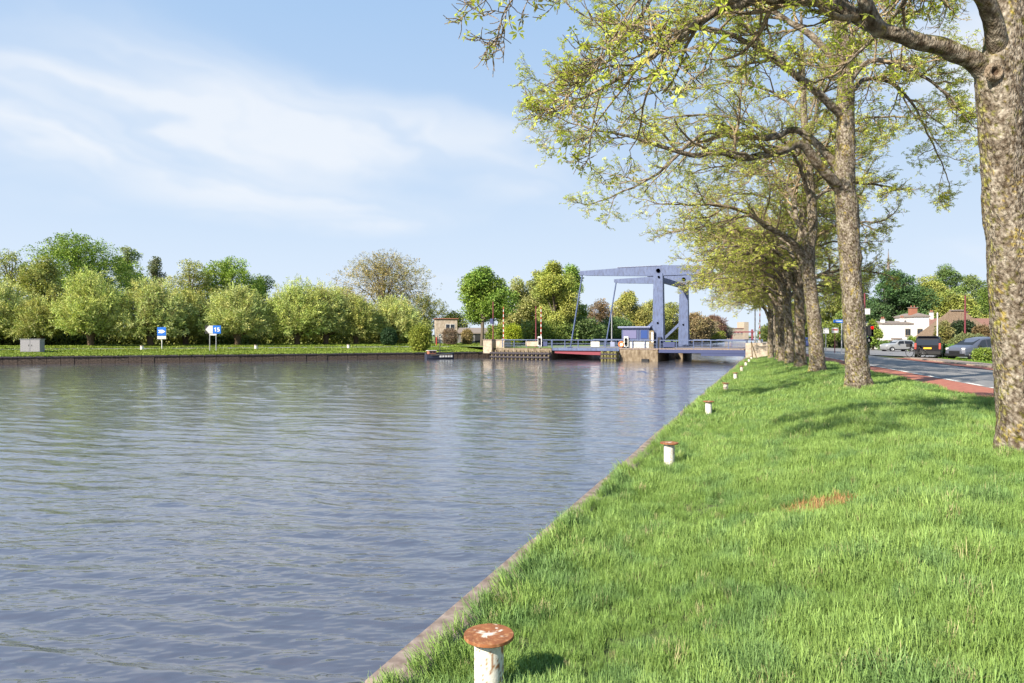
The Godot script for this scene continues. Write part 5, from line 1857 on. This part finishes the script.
func right_bank_things() -> void:
	M.brick = grained([[0.2, 0.2, 0.08, 0.05], [0.8, 0.33, 0.14, 0.09]], 1.0, 0.9, 0.0, 0.02, 5, 61)
	M.thatch = grained([[0.2, 0.09, 0.062, 0.04], [0.5, 0.15, 0.105, 0.07], [0.8, 0.21, 0.155, 0.11]], 1.6, 1.0, 2.0, 0.02, 5, 62, 3.0)
	M.slate = grained([[0.2, 0.13, 0.11, 0.1], [0.8, 0.22, 0.185, 0.165]], 1.5, 0.85, 0.6, 0.02, 5, 63)
	M.tile = grained([[0.2, 0.14, 0.07, 0.055], [0.8, 0.24, 0.13, 0.1]], 1.5, 0.85, 0.6, 0.02, 5, 64)
	# white house
	var w := land_spot(905.3, 100.0)
	var o := thing("white_house", "white rendered house with two windows behind the silver car", "house", w)
	boxpart("wall", Vector3(-1.1, 1.85, -2.5), Vector3(4.7, 3.7, 5.0), M.white, o, 0.02)
	boxpart("gable_wall", Vector3(2.3, 2.36, -2.4), Vector3(2.15, 4.72, 5.2), M.white, o, 0.02)
	var roof := gable_roof(4.6, 5.0, 3.82, 0.35, 0.08, 0.6)
	roof.xf = Transform3D()
	var ro := obj("roof", roof, M.slate, o)
	ro.position = Vector3(-1.1, 0, -2.5)
	var r2 := gable_roof(5.2, 2.2, 4.9, 0.45, 0.1, 0.9)
	var ro2 := obj("gable_roof", r2, M.slate, o)
	ro2.position = Vector3(2.3, 0, -2.4)
	ro2.rotation.y = PI / 2
	chimney(o, Vector3(-3.0, 3.6, -0.6), 0.5, 0.8, M.white)
	chimney(o, Vector3(0.4, 3.9, -1.6), 0.5, 0.7, M.white)
	chimney(o, Vector3(1.9, 5.0, -1.4), 0.95, 1.1, M.brick)
	for x: float in [0.35, 2.0]:
		house_window(o, Vector3(x, 2.5 if x < 1.0 else 2.5, 0.0 if x < 1.0 else 0.2), 0.75, 1.0, M.timber)
	boxpart("awning", Vector3(-1.3, 1.32, 0.5), Vector3(3.6, 0.12, 1.0), M.pale_concrete, o, 0.02)
	for x: float in [-3.0, -1.3, 0.4]:
		rodpart("awning_post", Vector3(x, 0, 0.9), Vector3(x, 1.3, 0.9), 0.05, M.white, o)
	boxpart("shop_window", Vector3(-1.3, 0.62, 0.02), Vector3(3.0, 0.9, 0.06), M.glass, o)
	boxpart("letter_board", Vector3(-1.3, 1.55, 0.04), Vector3(1.6, 0.18, 0.05), M.slate, o)
	# thatched house
	w = land_spot(966.7, 84.0)
	o = thing("thatched_house", "low house with steep brown thatched roof behind the black van", "house", w)
	boxpart("wall", Vector3(0, 0.9, -2.0), Vector3(7.2, 1.8, 4.0), M.white, o)
	roof = gable_roof(7.4, 4.0, 1.75, 3.4, 0.3, 3.2)
	ro = obj("roof", roof, M.thatch, o)
	ro.position = Vector3(0, 0, -2.0)
	var ridge := MB.new()
	ridge.box(Vector3(0, 5.14, -2.0), Vector3(1.7, 0.2, 0.5), 0.08)
	obj("ridge_cap", ridge, M.slate, o)
	# dormer window with red frame
	boxpart("dormer", Vector3(-2.3, 2.35, -0.4), Vector3(1.1, 0.9, 1.0), M.brick, o, 0.02)
	house_window(o, Vector3(-2.3, 2.35, 0.12), 0.9, 0.62, M.white)
	# house with brown tiled roof
	w = land_spot(975.0, 104.0)
	o = thing("tiled_house", "house with brown tiled roof and brick chimney behind the hedge", "house", w)
	boxpart("wall", Vector3(-1.4, 1.5, -2.5), Vector3(12.0, 3.0, 5.0), M.brick, o)
	ro = obj("roof", gable_roof(12.0, 5.0, 2.95, 1.75, 0.3, 0.0), M.tile, o)
	ro.position = Vector3(-1.4, 0, -2.5)
	chimney(o, Vector3(-0.5, 4.4, -2.0), 0.9, 1.2, M.brick)
	chimney(o, Vector3(-5.2, 4.3, -2.4), 0.5, 1.3, M.white)
	# church tower
	w = land_spot(888.0, 400.0)
	o = thing("church_tower", "thin grey church spire far behind the trees", "church")
	o.position = w
	boxpart("tower", Vector3(0, 15, 0), Vector3(4, 30, 4), M.slate, o)
	var sp := MB.new()
	sp.lathe([[2.0, 30.0], [1.0, 40.0], [0.12, 51.5], [0.0, 51.6]], 8)
	obj("spire", sp, M.slate, o)
	rodpart("cross", Vector3(0, 51.4, 0), Vector3(0, 53, 0), 0.12, M.dark, o, 6)
	# distant block and red bridge at the end of the canal
	w = Vector3((736.5 - 512.0) / F * 330.0, 1.0, -330.0)
	o = thing("distant_building", "pale building with stair tower at the end of the canal", "building", w, 0.2)
	boxpart("wall", Vector3(0, 2.6, 0), Vector3(8.6, 5.2, 7), M.pale_concrete, o)
	boxpart("tower", Vector3(3.0, 4.2, 0.6), Vector3(2.4, 8.4, 6.4), M.pale_concrete, o)
	boxpart("roof", Vector3(-0.4, 5.35, 0), Vector3(8.0, 0.3, 7.4), M.tile, o)
	for x: float in [-3.0, -1.2, 0.6]:
		house_window(o, Vector3(x, 3.4, 3.52), 1.1, 1.2, M.white)
	w = Vector3((742.0 - 512.0) / F * 270.0, 0.9, -270.0)
	o = thing("red_gantry", "dark red lifting gantry far along the canal", "gantry", w, -0.36)
	for x: float in [-4.0, 3.8]:
		boxpart("post", Vector3(x, 2.2, 0), Vector3(0.8, 4.4, 0.6), M.maroon, o)
	boxpart("beam", Vector3(0, 3.4, 0.5), Vector3(10.0, 0.5, 0.4), M.maroon, o)
	# vehicles
	var silver := plain(0.32, 0.33, 0.345, 0.35, 0.35)
	silver.clearcoat_enabled = true
	car("silver_car", "silver hatchback with dark roof on the side street", "car", land_spot(898.0, 84.0, 0.03), 0.06,
		[[-1.92, 0.35, 0.5, 0.62, 0.6, 0.5], [-1.85, 0.22, 0.72, 0.84, 0.76, 0.6], [-1.5, 0.2, 0.84, 0.96, 0.83, 0.68], [-0.85, 0.2, 0.88, 1.02, 0.84, 0.7], [-0.75, 0.2, 0.9, 1.05, 0.84, 0.7], [-0.25, 0.2, 0.92, 1.4, 0.84, 0.6], [0.5, 0.2, 0.92, 1.43, 0.84, 0.62], [1.4, 0.2, 0.92, 1.38, 0.84, 0.6], [1.75, 0.22, 0.92, 1.0, 0.82, 0.66], [1.92, 0.3, 0.7, 0.8, 0.76, 0.6]], silver, [-1.25, 1.2, 0.31, 0.82],
		{"side": [[-0.62, 0.28, 0.95, 1.28, 1.3, 0.83, 0.7, 0.34], [0.36, 1.38, 0.95, 1.3, 1.26, 0.83, 0.7]], "ends": [[-0.78, 1.04, -0.28, 1.36, 0.68, 0.56], [1.74, 1.02, 1.42, 1.35, 0.64, 0.56]], "rim": M.grey_metal,
		"lamps": [["headlight", Vector3(-1.78, 0.72, 0.6), Vector3(0.2, 0.2, 0.24), M.white], ["tail_light", Vector3(1.83, 0.78, 0.66), Vector3(0.14, 0.22, 0.14), M.red]], "mirror": Vector3(-0.5, 0.98, 0.9),
		"boxes": [["roof_panel", Vector3(0.55, 1.432, 0), Vector3(1.6, 0.025, 0.86), M.black], ["sill", Vector3(0, 0.26, 0), Vector3(1.9, 0.12, 1.68), M.black]]})
	var black := plain(0.01, 0.01, 0.014, 0.35)
	black.metallic_specular = 0.35
	car("black_van", "black van parked with its rear towards the camera", "van", land_spot(930.0, 56.5, 0.03), -PI / 2 - 0.62,
		[[-2.3, 0.4, 0.7, 0.86, 0.7, 0.6], [-2.2, 0.28, 0.9, 1.02, 0.88, 0.74], [-1.4, 0.26, 1.02, 1.14, 0.93, 0.8], [-1.2, 0.26, 1.04, 1.2, 0.94, 0.8], [-0.5, 0.26, 1.05, 1.76, 0.94, 0.74], [1.0, 0.26, 1.05, 1.82, 0.94, 0.76], [2.1, 0.28, 1.05, 1.8, 0.94, 0.76], [2.3, 0.34, 1.04, 1.62, 0.92, 0.74], [2.36, 0.42, 0.98, 1.1, 0.9, 0.8]], black, [-1.5, 1.4, 0.33, 0.92],
		{"side": [[-1.0, 0.1, 1.08, 1.62, 1.64, 0.935, 0.83, 0.5], [0.2, 1.1, 1.08, 1.64, 1.64, 0.935, 0.83], [1.2, 2.0, 1.08, 1.64, 1.6, 0.935, 0.83]], "ends": [[-1.22, 1.2, -0.55, 1.72, 0.78, 0.7], [2.375, 1.08, 2.3, 1.6, 0.8, 0.72]],
		"lamps": [["tail_light", Vector3(2.33, 1.0, 0.83), Vector3(0.1, 0.5, 0.16), M.red], ["headlight", Vector3(-2.2, 0.84, 0.7), Vector3(0.2, 0.16, 0.24), M.white], ["reflector", Vector3(2.37, 0.5, 0.72), Vector3(0.06, 0.1, 0.2), M.red]], "mirror": Vector3(-0.95, 1.12, 1.02),
		"boxes": [["bumper", Vector3(2.36, 0.48, 0), Vector3(0.2, 0.28, 1.8), M.black], ["number_plate", Vector3(2.4, 0.84, 0.0), Vector3(0.03, 0.13, 0.56), plain(0.75, 0.42, 0.02, 0.5)], ["spoiler", Vector3(2.28, 1.8, 0), Vector3(0.24, 0.05, 1.4), M.black]]})
	var slate_ := plain(0.09, 0.1, 0.14, 0.35, 0.3)
	slate_.clearcoat_enabled = true
	car("grey_car", "dark blue grey family car parked by the round bush", "car", land_spot(975.0, 53.0, 0.03), 0.3,
		[[-2.1, 0.4, 0.66, 0.8, 0.66, 0.55], [-2.0, 0.28, 0.86, 0.98, 0.84, 0.7], [-1.5, 0.26, 0.98, 1.1, 0.9, 0.76], [-1.15, 0.26, 1.0, 1.18, 0.9, 0.74], [-0.2, 0.26, 1.02, 1.68, 0.9, 0.66], [0.8, 0.26, 1.02, 1.8, 0.9, 0.68], [1.9, 0.28, 1.02, 1.78, 0.9, 0.68], [2.12, 0.3, 1.02, 1.6, 0.88, 0.66], [2.2, 0.42, 0.95, 1.05, 0.86, 0.75]], slate_, [-1.35, 1.35, 0.33, 0.88],
		{"side": [[-0.85, 0.1, 1.06, 1.52, 1.6, 0.895, 0.75, 0.6], [0.2, 1.05, 1.06, 1.6, 1.62, 0.895, 0.75], [1.15, 1.95, 1.06, 1.62, 1.6, 0.895, 0.75]], "ends": [[-1.17, 1.18, -0.25, 1.64, 0.72, 0.62], [2.2, 1.06, 2.13, 1.56, 0.74, 0.66]],
		"lamps": [["headlight", Vector3(-1.93, 0.86, 0.66), Vector3(0.26, 0.18, 0.26), M.white], ["tail_light", Vector3(2.14, 1.1, 0.8), Vector3(0.1, 0.5, 0.12), M.red]], "mirror": Vector3(-0.75, 1.1, 0.98),
		"boxes": [["grille", Vector3(-2.1, 0.62, 0), Vector3(0.08, 0.2, 0.9), M.black], ["bumper", Vector3(-2.06, 0.42, 0), Vector3(0.2, 0.2, 1.6), M.black]]})
	# a dark car far off between the trunks
	car("dark_car", "small dark blue car seen between the row's trunks", "car", land_spot(807.0, 92.0, 0.03), 1.2,
		[[-1.9, 0.4, 0.6, 0.72, 0.66, 0.55], [-1.8, 0.26, 0.8, 0.9, 0.8, 0.66], [-0.9, 0.22, 0.9, 1.04, 0.85, 0.7], [-0.3, 0.22, 0.92, 1.42, 0.85, 0.62], [1.2, 0.22, 0.92, 1.45, 0.85, 0.62], [1.9, 0.26, 0.9, 1.0, 0.82, 0.66], [2.0, 0.4, 0.8, 0.86, 0.78, 0.6]], plain(0.02, 0.03, 0.09, 0.3), [-1.25, 1.25, 0.31, 0.83],
		{"side": [[-0.65, 0.3, 0.95, 1.3, 1.34, 0.845, 0.72, 0.3], [0.4, 1.3, 0.95, 1.34, 1.3, 0.845, 0.72]], "ends": [[-0.9, 1.06, -0.33, 1.38, 0.68, 0.58]], "lamps": [["headlight", Vector3(-1.78, 0.72, 0.6), Vector3(0.2, 0.16, 0.24), M.white]]})
	bicycle(land_spot(916.0, 55.0, 0.09), -1.1)
	# traffic light and signs at the junction
	o = thing("traffic_light", "traffic light showing red beside the second trunk", "traffic light", land_spot(869.0, 60.0), 0.1)
	rodpart("pole", Vector3(0.0, 0, 0), Vector3(0.0, 2.5, 0), 0.06, M.dark, o)
	for e in [[0.14, 0.13], [-0.2, -0.1]]:
		var hd := boxpart("housing", Vector3(e[0], 2.15, e[1]), Vector3(0.3, 0.85, 0.24), M.black, o, 0.03)
		if e[0] > 0:
			boxpart("backing_board", Vector3(e[0], 2.15, e[1] - 0.1), Vector3(0.5, 1.0, 0.02), M.dark, hd)
			for k in 3:
				var lm: StandardMaterial3D = plain(0.8, 0.02, 0.01, 0.4) if k == 0 else M.dark
				if k == 0:
					lm.emission_enabled = true
					lm.emission = Color(1, 0.05, 0.03)
					lm.emission_energy_multiplier = 1.2
				rodpart("lamp", Vector3(e[0], 2.43 - k * 0.27, e[1] + 0.11), Vector3(e[0], 2.43 - k * 0.27, e[1] + 0.15), 0.12, lm, hd, 16)
	rodpart("round_sign", Vector3(-0.05, 1.35, 0.08), Vector3(-0.05, 1.35, 0.11), 0.26, M.sign_blue, o, 20)
	var arrow := MB.new()
	arrow.prism(PackedVector2Array([Vector2(-0.1, 1.45), Vector2(0.02, 1.33), Vector2(-0.05, 1.33), Vector2(0.05, 1.2), Vector2(-0.12, 1.22)]), 0.112, 0.118)
	obj("arrow", arrow, M.white, o)
	for e in [["tall dark red mast with white plate beside the second trunk", 864.5, 66.0, 5.9, true], ["tall dark red mast rising above the thatched roof", 965.0, 72.0, 6.2, false]]:
		o = thing("red_mast", e[0], "mast", land_spot(e[1], e[2]), 0.0, "dark red masts along the road")
		rodpart("pole", Vector3.ZERO, Vector3(0, e[3], 0), 0.1, M.maroon, o, 10, 0.07)
		rodpart("collar", Vector3.ZERO, Vector3(0, 0.8, 0), 0.14, M.maroon, o, 10)
		rodpart("cap", Vector3(0, e[3], 0), Vector3(0, e[3] + 0.08, 0), 0.09, M.dark, o, 10, 0.02)
		if e[4]:
			boxpart("plate", Vector3(0.2, 4.1, 0.1), Vector3(0.55, 0.55, 0.03), M.white, o)
	o = thing("white_pole", "slim white pole in front of the thatched roof", "pole", land_spot(937.3, 70.0))
	rodpart("shaft", Vector3.ZERO, Vector3(0, 4.2, 0), 0.075, M.white, o, 8, 0.06)
	rodpart("knob", Vector3(0, 4.2, 0), Vector3(0, 4.34, 0), 0.1, M.white, o, 8, 0.04)
	o = thing("direction_sign", "small blue direction sign left of the second trunk", "sign", land_spot(838.0, 62.0))
	rodpart("pole", Vector3(0.35, 0, -0.03), Vector3(0.35, 3.1, -0.03), 0.05, M.grey_metal, o)
	boxpart("plate", Vector3(0.05, 2.95, 0.02), Vector3(0.95, 0.28, 0.03), M.sign_blue, o)
	boxpart("lettering", Vector3(0.05, 2.95, 0.04), Vector3(0.6, 0.07, 0.01), M.white, o)
	o = thing("road_sign", "white and red rectangular road sign left of the second trunk", "sign", land_spot(835.0, 64.0))
	rodpart("pole", Vector3(0, 0, -0.04), Vector3(0, 2.4, -0.04), 0.04, M.maroon, o)
	boxpart("plate", Vector3(0, 2.15, 0), Vector3(0.62, 0.5, 0.03), M.white, o)
	boxpart("red_band", Vector3(0, 2.2, 0.02), Vector3(0.5, 0.12, 0.01), M.red, o)
	o = thing("road_sign", "white plate sign on a post left of the third trunk's right side", "sign", land_spot(826.0, 66.0))
	rodpart("pole", Vector3(0, 0, -0.04), Vector3(0, 2.3, -0.04), 0.04, M.grey_metal, o)
	boxpart("plate", Vector3(0, 2.1, 0), Vector3(0.55, 0.55, 0.03), M.white, o)

func bicycle(where: Vector3, turn: float) -> void:
	var o := thing("bicycle", "dark bicycle parked on the pavement left of the black van", "bicycle", where, turn)
	for x: float in [-0.52, 0.52]:
		var b := MB.new()
		var ring := PackedVector3Array()
		var rad := PackedFloat32Array()
		for k in 25:
			ring.append(Vector3(x + cos(TAU * k / 24.0) * 0.33, 0.35 + sin(TAU * k / 24.0) * 0.33, 0))
			rad.append(0.022)
		b.tube(ring, rad, 6)
		var wh := obj("wheel", b, M.black, o)
		b = MB.new()
		for k in 8:
			b.rod(Vector3(x, 0.35, 0), Vector3(x + cos(TAU * k / 8.0) * 0.32, 0.35 + sin(TAU * k / 8.0) * 0.32, 0), 0.004, 4)
		obj("spokes", b, M.grey_metal, wh)
	var f := MB.new()
	for e in [[Vector3(0.52, 0.35, 0), Vector3(0.1, 0.32, 0)], [Vector3(0.1, 0.32, 0), Vector3(0.25, 0.85, 0)], [Vector3(0.25, 0.85, 0), Vector3(0.52, 0.35, 0)], [Vector3(0.1, 0.32, 0), Vector3(-0.38, 0.8, 0)], [Vector3(0.22, 0.7, 0), Vector3(-0.38, 0.85, 0)], [Vector3(-0.36, 0.98, 0), Vector3(-0.52, 0.35, 0)]]:
		f.rod(e[0], e[1], 0.022, 6)
	obj("frame", f, M.dark, o)
	boxpart("saddle", Vector3(0.27, 0.95, 0), Vector3(0.27, 0.07, 0.16), M.black, o, 0.03)
	var h := MB.new()
	h.rod(Vector3(-0.36, 0.98, 0), Vector3(-0.34, 1.08, 0), 0.02, 6)
	h.rod(Vector3(-0.3, 1.08, -0.3), Vector3(-0.34, 1.08, 0.0), 0.018, 6)
	h.rod(Vector3(-0.34, 1.08, 0.0), Vector3(-0.3, 1.08, 0.3), 0.018, 6)
	obj("handlebar", h, M.dark, o)
	boxpart("basket", Vector3(-0.56, 0.95, 0), Vector3(0.3, 0.26, 0.4), M.dark, o, 0.03)
	rodpart("stand", Vector3(0.15, 0.3, 0.02), Vector3(0.22, 0.0, 0.2), 0.015, M.dark, o, 5)

func text_part(called: String, words: String, size: float, m: Material, parent: Node3D, at: Vector3) -> void:
	var tm := TextMesh.new()
	var f := SystemFont.new()
	f.font_names = PackedStringArray(["Droid Sans"])
	f.font_weight = 700
	tm.font = f
	tm.text = words
	tm.font_size = 64
	tm.pixel_size = size / 64.0
	tm.depth = 0.02
	part(called, tm, m, parent, Transform3D(Basis(), at))

func left_bank_things() -> void:
	var white_print := plain(0.8, 0.8, 0.8, 0.5)
	# grey control box
	var w := far_spot(32.5, 7.0)
	var o := thing("control_box", "large pale grey metal cabinet on the far bank, far left", "cabinet", w, 0.1)
	var cab := grained([[0.2, 0.2, 0.195, 0.22], [0.8, 0.27, 0.265, 0.29]], 1.5, 0.6, 0.0, 0.02, 4, 71)
	boxpart("housing", Vector3(0, 0.72, 0), Vector3(1.95, 1.34, 0.8), cab, o, 0.03)
	boxpart("base", Vector3(0, 0.04, 0), Vector3(1.85, 0.16, 0.74), M.concrete, o)
	boxpart("lid", Vector3(0, 1.41, 0), Vector3(2.05, 0.06, 0.9), M.grey_metal, o, 0.02)
	for x: float in [-0.48, 0.48]:
		var d := boxpart("door", Vector3(x, 0.74, 0.41), Vector3(0.9, 1.2, 0.02), cab, o)
		boxpart("handle", Vector3(x * 0.3, 0.78, 0.43), Vector3(0.04, 0.16, 0.03), M.dark, d)
	# sign with boat symbol
	w = far_spot(161.7, 10.0)
	o = thing("canal_sign", "blue sign with white symbol above a white plate on one post", "sign", w, 0.15)
	rodpart("post", Vector3(0, -0.1, -0.06), Vector3(0, 2.5, -0.06), 0.05, M.white, o)
	boxpart("plate", Vector3(0, 2.1, 0), Vector3(0.96, 0.98, 0.04), M.sign_blue, o, 0.01)
	boxpart("lower_plate", Vector3(0, 1.4, 0), Vector3(0.96, 0.36, 0.04), M.white, o, 0.01)
	var b := MB.new()
	b.prism(PackedVector2Array([Vector2(-0.4, 2.26), Vector2(0.08, 2.3), Vector2(0.4, 2.1), Vector2(0.08, 1.9), Vector2(-0.4, 1.94), Vector2(-0.22, 2.1)]), 0.025, 0.04)
	obj("symbol", b, white_print, o)
	# arrow sign with number
	w = far_spot(213.0, 6.5)
	o = thing("canal_sign", "white arrow plate beside a blue square sign reading 15 on two posts", "sign", w, 0.15)
	for x: float in [-0.36, 0.32]:
		rodpart("post", Vector3(x, -0.1, -0.06), Vector3(x, 2.9, -0.06), 0.05, M.grey_metal, o)
	boxpart("plate", Vector3(0.42, 2.5, 0), Vector3(0.86, 0.92, 0.04), M.sign_blue, o, 0.01)
	b = MB.new()
	b.prism(PackedVector2Array([Vector2(-0.02, 2.05), Vector2(-0.02, 2.95), Vector2(-0.42, 2.95), Vector2(-0.8, 2.5), Vector2(-0.42, 2.05)]), -0.02, 0.02)
	obj("arrow_plate", b, M.white, o)
	b = MB.new()
	b.prism(PackedVector2Array([Vector2(-0.02, 2.04), Vector2(-0.02, 2.96), Vector2(-0.86, 2.96), Vector2(-0.86, 2.04)]), -0.045, -0.024)
	obj("backing_plate", b, M.dark, o)
	boxpart("lower_plate", Vector3(0.02, 1.93, 0), Vector3(0.72, 0.18, 0.03), M.white, o)
	text_part("number", "15", 0.62, white_print, o, Vector3(0.42, 2.5, 0.03))
	# white marker posts
	for e in [[142.0, 9.0, "white marker post on the far bank left of the signs"], [256.0, 9.0, "white marker post on the far bank below the middle willows"], [348.5, 9.0, "white marker post on the far bank below the brown oak"]]:
		w = far_spot(e[0], e[1])
		o = thing("marker_post", e[2], "post", w, 0.0, "white marker posts on the far bank")
		rodpart("shaft", Vector3(0, -0.1, 0), Vector3(0, 0.5, 0), 0.18, M.white, o, 12)
		rodpart("cap", Vector3(0, 0.5, 0), Vector3(0, 0.58, 0), 0.21, M.pale_concrete, o, 12)
	# cream house and grey shed
	w = Vector3((446.5 - 512.0) / F * 113.0, 1.3, -113.0)
	o = thing("cream_house", "cream flat roofed house with red edge beside the round tree", "house", w, 0.15)
	boxpart("wall", Vector3(0, 2.1, -2.5), Vector3(3.6, 4.2, 5.0), M.pale_concrete, o, 0.02)
	boxpart("roof", Vector3(0, 4.27, -2.5), Vector3(4.0, 0.14, 5.4), M.brick, o, 0.02)
	boxpart("annex", Vector3(-0.6, 0.85, 0.6), Vector3(1.4, 1.7, 1.2), M.white, o, 0.02)
	house_window(o, Vector3(0.6, 2.9, 0.0), 1.5, 1.0, M.white)
	house_window(o, Vector3(0.9, 1.2, 0.0), 1.0, 1.3, M.dark)
	w = Vector3((476.0 - 512.0) / F * 122.0, 1.3, -122.0)
	o = thing("grey_shed", "low grey shed with dark doors behind the round tree", "shed", w, 0.1)
	boxpart("wall", Vector3(0, 1.0, -2.0), Vector3(6.4, 2.0, 4.0), M.asphalt, o, 0.02)
	var ro := obj("roof", gable_roof(6.4, 4.0, 2.0, 0.9, 0.2, 0.4), M.slate, o)
	ro.position = Vector3(0, 0, -2.0)
	for x: float in [-1.8, 0.4, 2.2]:
		boxpart("door", Vector3(x, 0.8, 0.02), Vector3(1.2, 1.5, 0.05), M.dark, o)
	# small red post by the house
	o = thing("red_post", "short orange red post left of the cream house", "post", far_spot(436.5, 15.0))
	rodpart("shaft", Vector3(0, -0.1, 0), Vector3(0, 1.25, 0), 0.08, M.red, o)
	rodpart("cap", Vector3(0, 1.25, 0), Vector3(0, 1.33, 0), 0.1, M.white, o)
	# moored boat
	w = far_spot(439.5, -1.4)
	w.y = 0.0
	var turn := 0.46
	o = thing("moored_boat", "small dark boat with white panels moored at the far quay", "boat", w, turn)
	b = MB.new()
	var rings := []
	for k in 9:
		var f := k / 8.0
		var x := lerpf(-1.7, 1.75, f)
		var hw := 0.62 * pow(sin(PI * clampf(0.22 + f * 0.74, 0.0, 1.0)), 0.6)
		var top := 0.55 + 0.16 * pow(f, 3.0)
		rings.append([Vector3(x, -0.2, hw * 0.5), Vector3(x, 0.1, hw * 0.9), Vector3(x, top, hw), Vector3(x, top, -hw), Vector3(x, 0.1, -hw * 0.9), Vector3(x, -0.2, -hw * 0.5)])
	for k in 8:
		for j in 6:
			b.quad(rings[k][j], rings[k][(j + 1) % 6], rings[k + 1][(j + 1) % 6], rings[k + 1][j])
	b.quad(rings[0][0], rings[0][1], rings[0][4], rings[0][5], Vector3.LEFT)
	b.quad(rings[0][1], rings[0][2], rings[0][3], rings[0][4], Vector3.LEFT)
	var hull := obj("hull", b, plain(0.03, 0.035, 0.06, 0.4), o)
	boxpart("rubbing_strake", Vector3(0, 0.5, 0.64), Vector3(2.6, 0.06, 0.06), M.timber, hull)
	for k in 5:
		boxpart("name_panel", Vector3(-0.1 + k * 0.34, 0.34, 0.635), Vector3(0.24, 0.26, 0.03), M.white, hull)
	boxpart("cabin", Vector3(-1.0, 0.78, 0), Vector3(0.9, 0.4, 0.8), M.brick, o, 0.03)
	boxpart("cabin_roof", Vector3(-1.0, 1.0, 0), Vector3(1.05, 0.05, 0.95), M.white, o)
	for x: float in [-1.2, -0.8]:
		boxpart("cabin_window", Vector3(x, 0.82, 0.405), Vector3(0.26, 0.18, 0.02), M.glass, o)
	rodpart("boat_mast", Vector3(0.05, 0.55, 0), Vector3(0.05, 2.6, 0), 0.04, M.dark_timber, o)
	w = far_spot(426.0, -1.0)
	w.y = -0.5
	o = thing("mooring_post", "dark mooring post in the water left of the boat", "post", w)
	rodpart("shaft", Vector3.ZERO, Vector3(0, 1.25, 0), 0.14, M.dark_timber, o)
	rodpart("cap", Vector3(0, 1.25, 0), Vector3(0, 1.3, 0), 0.17, M.dark, o)
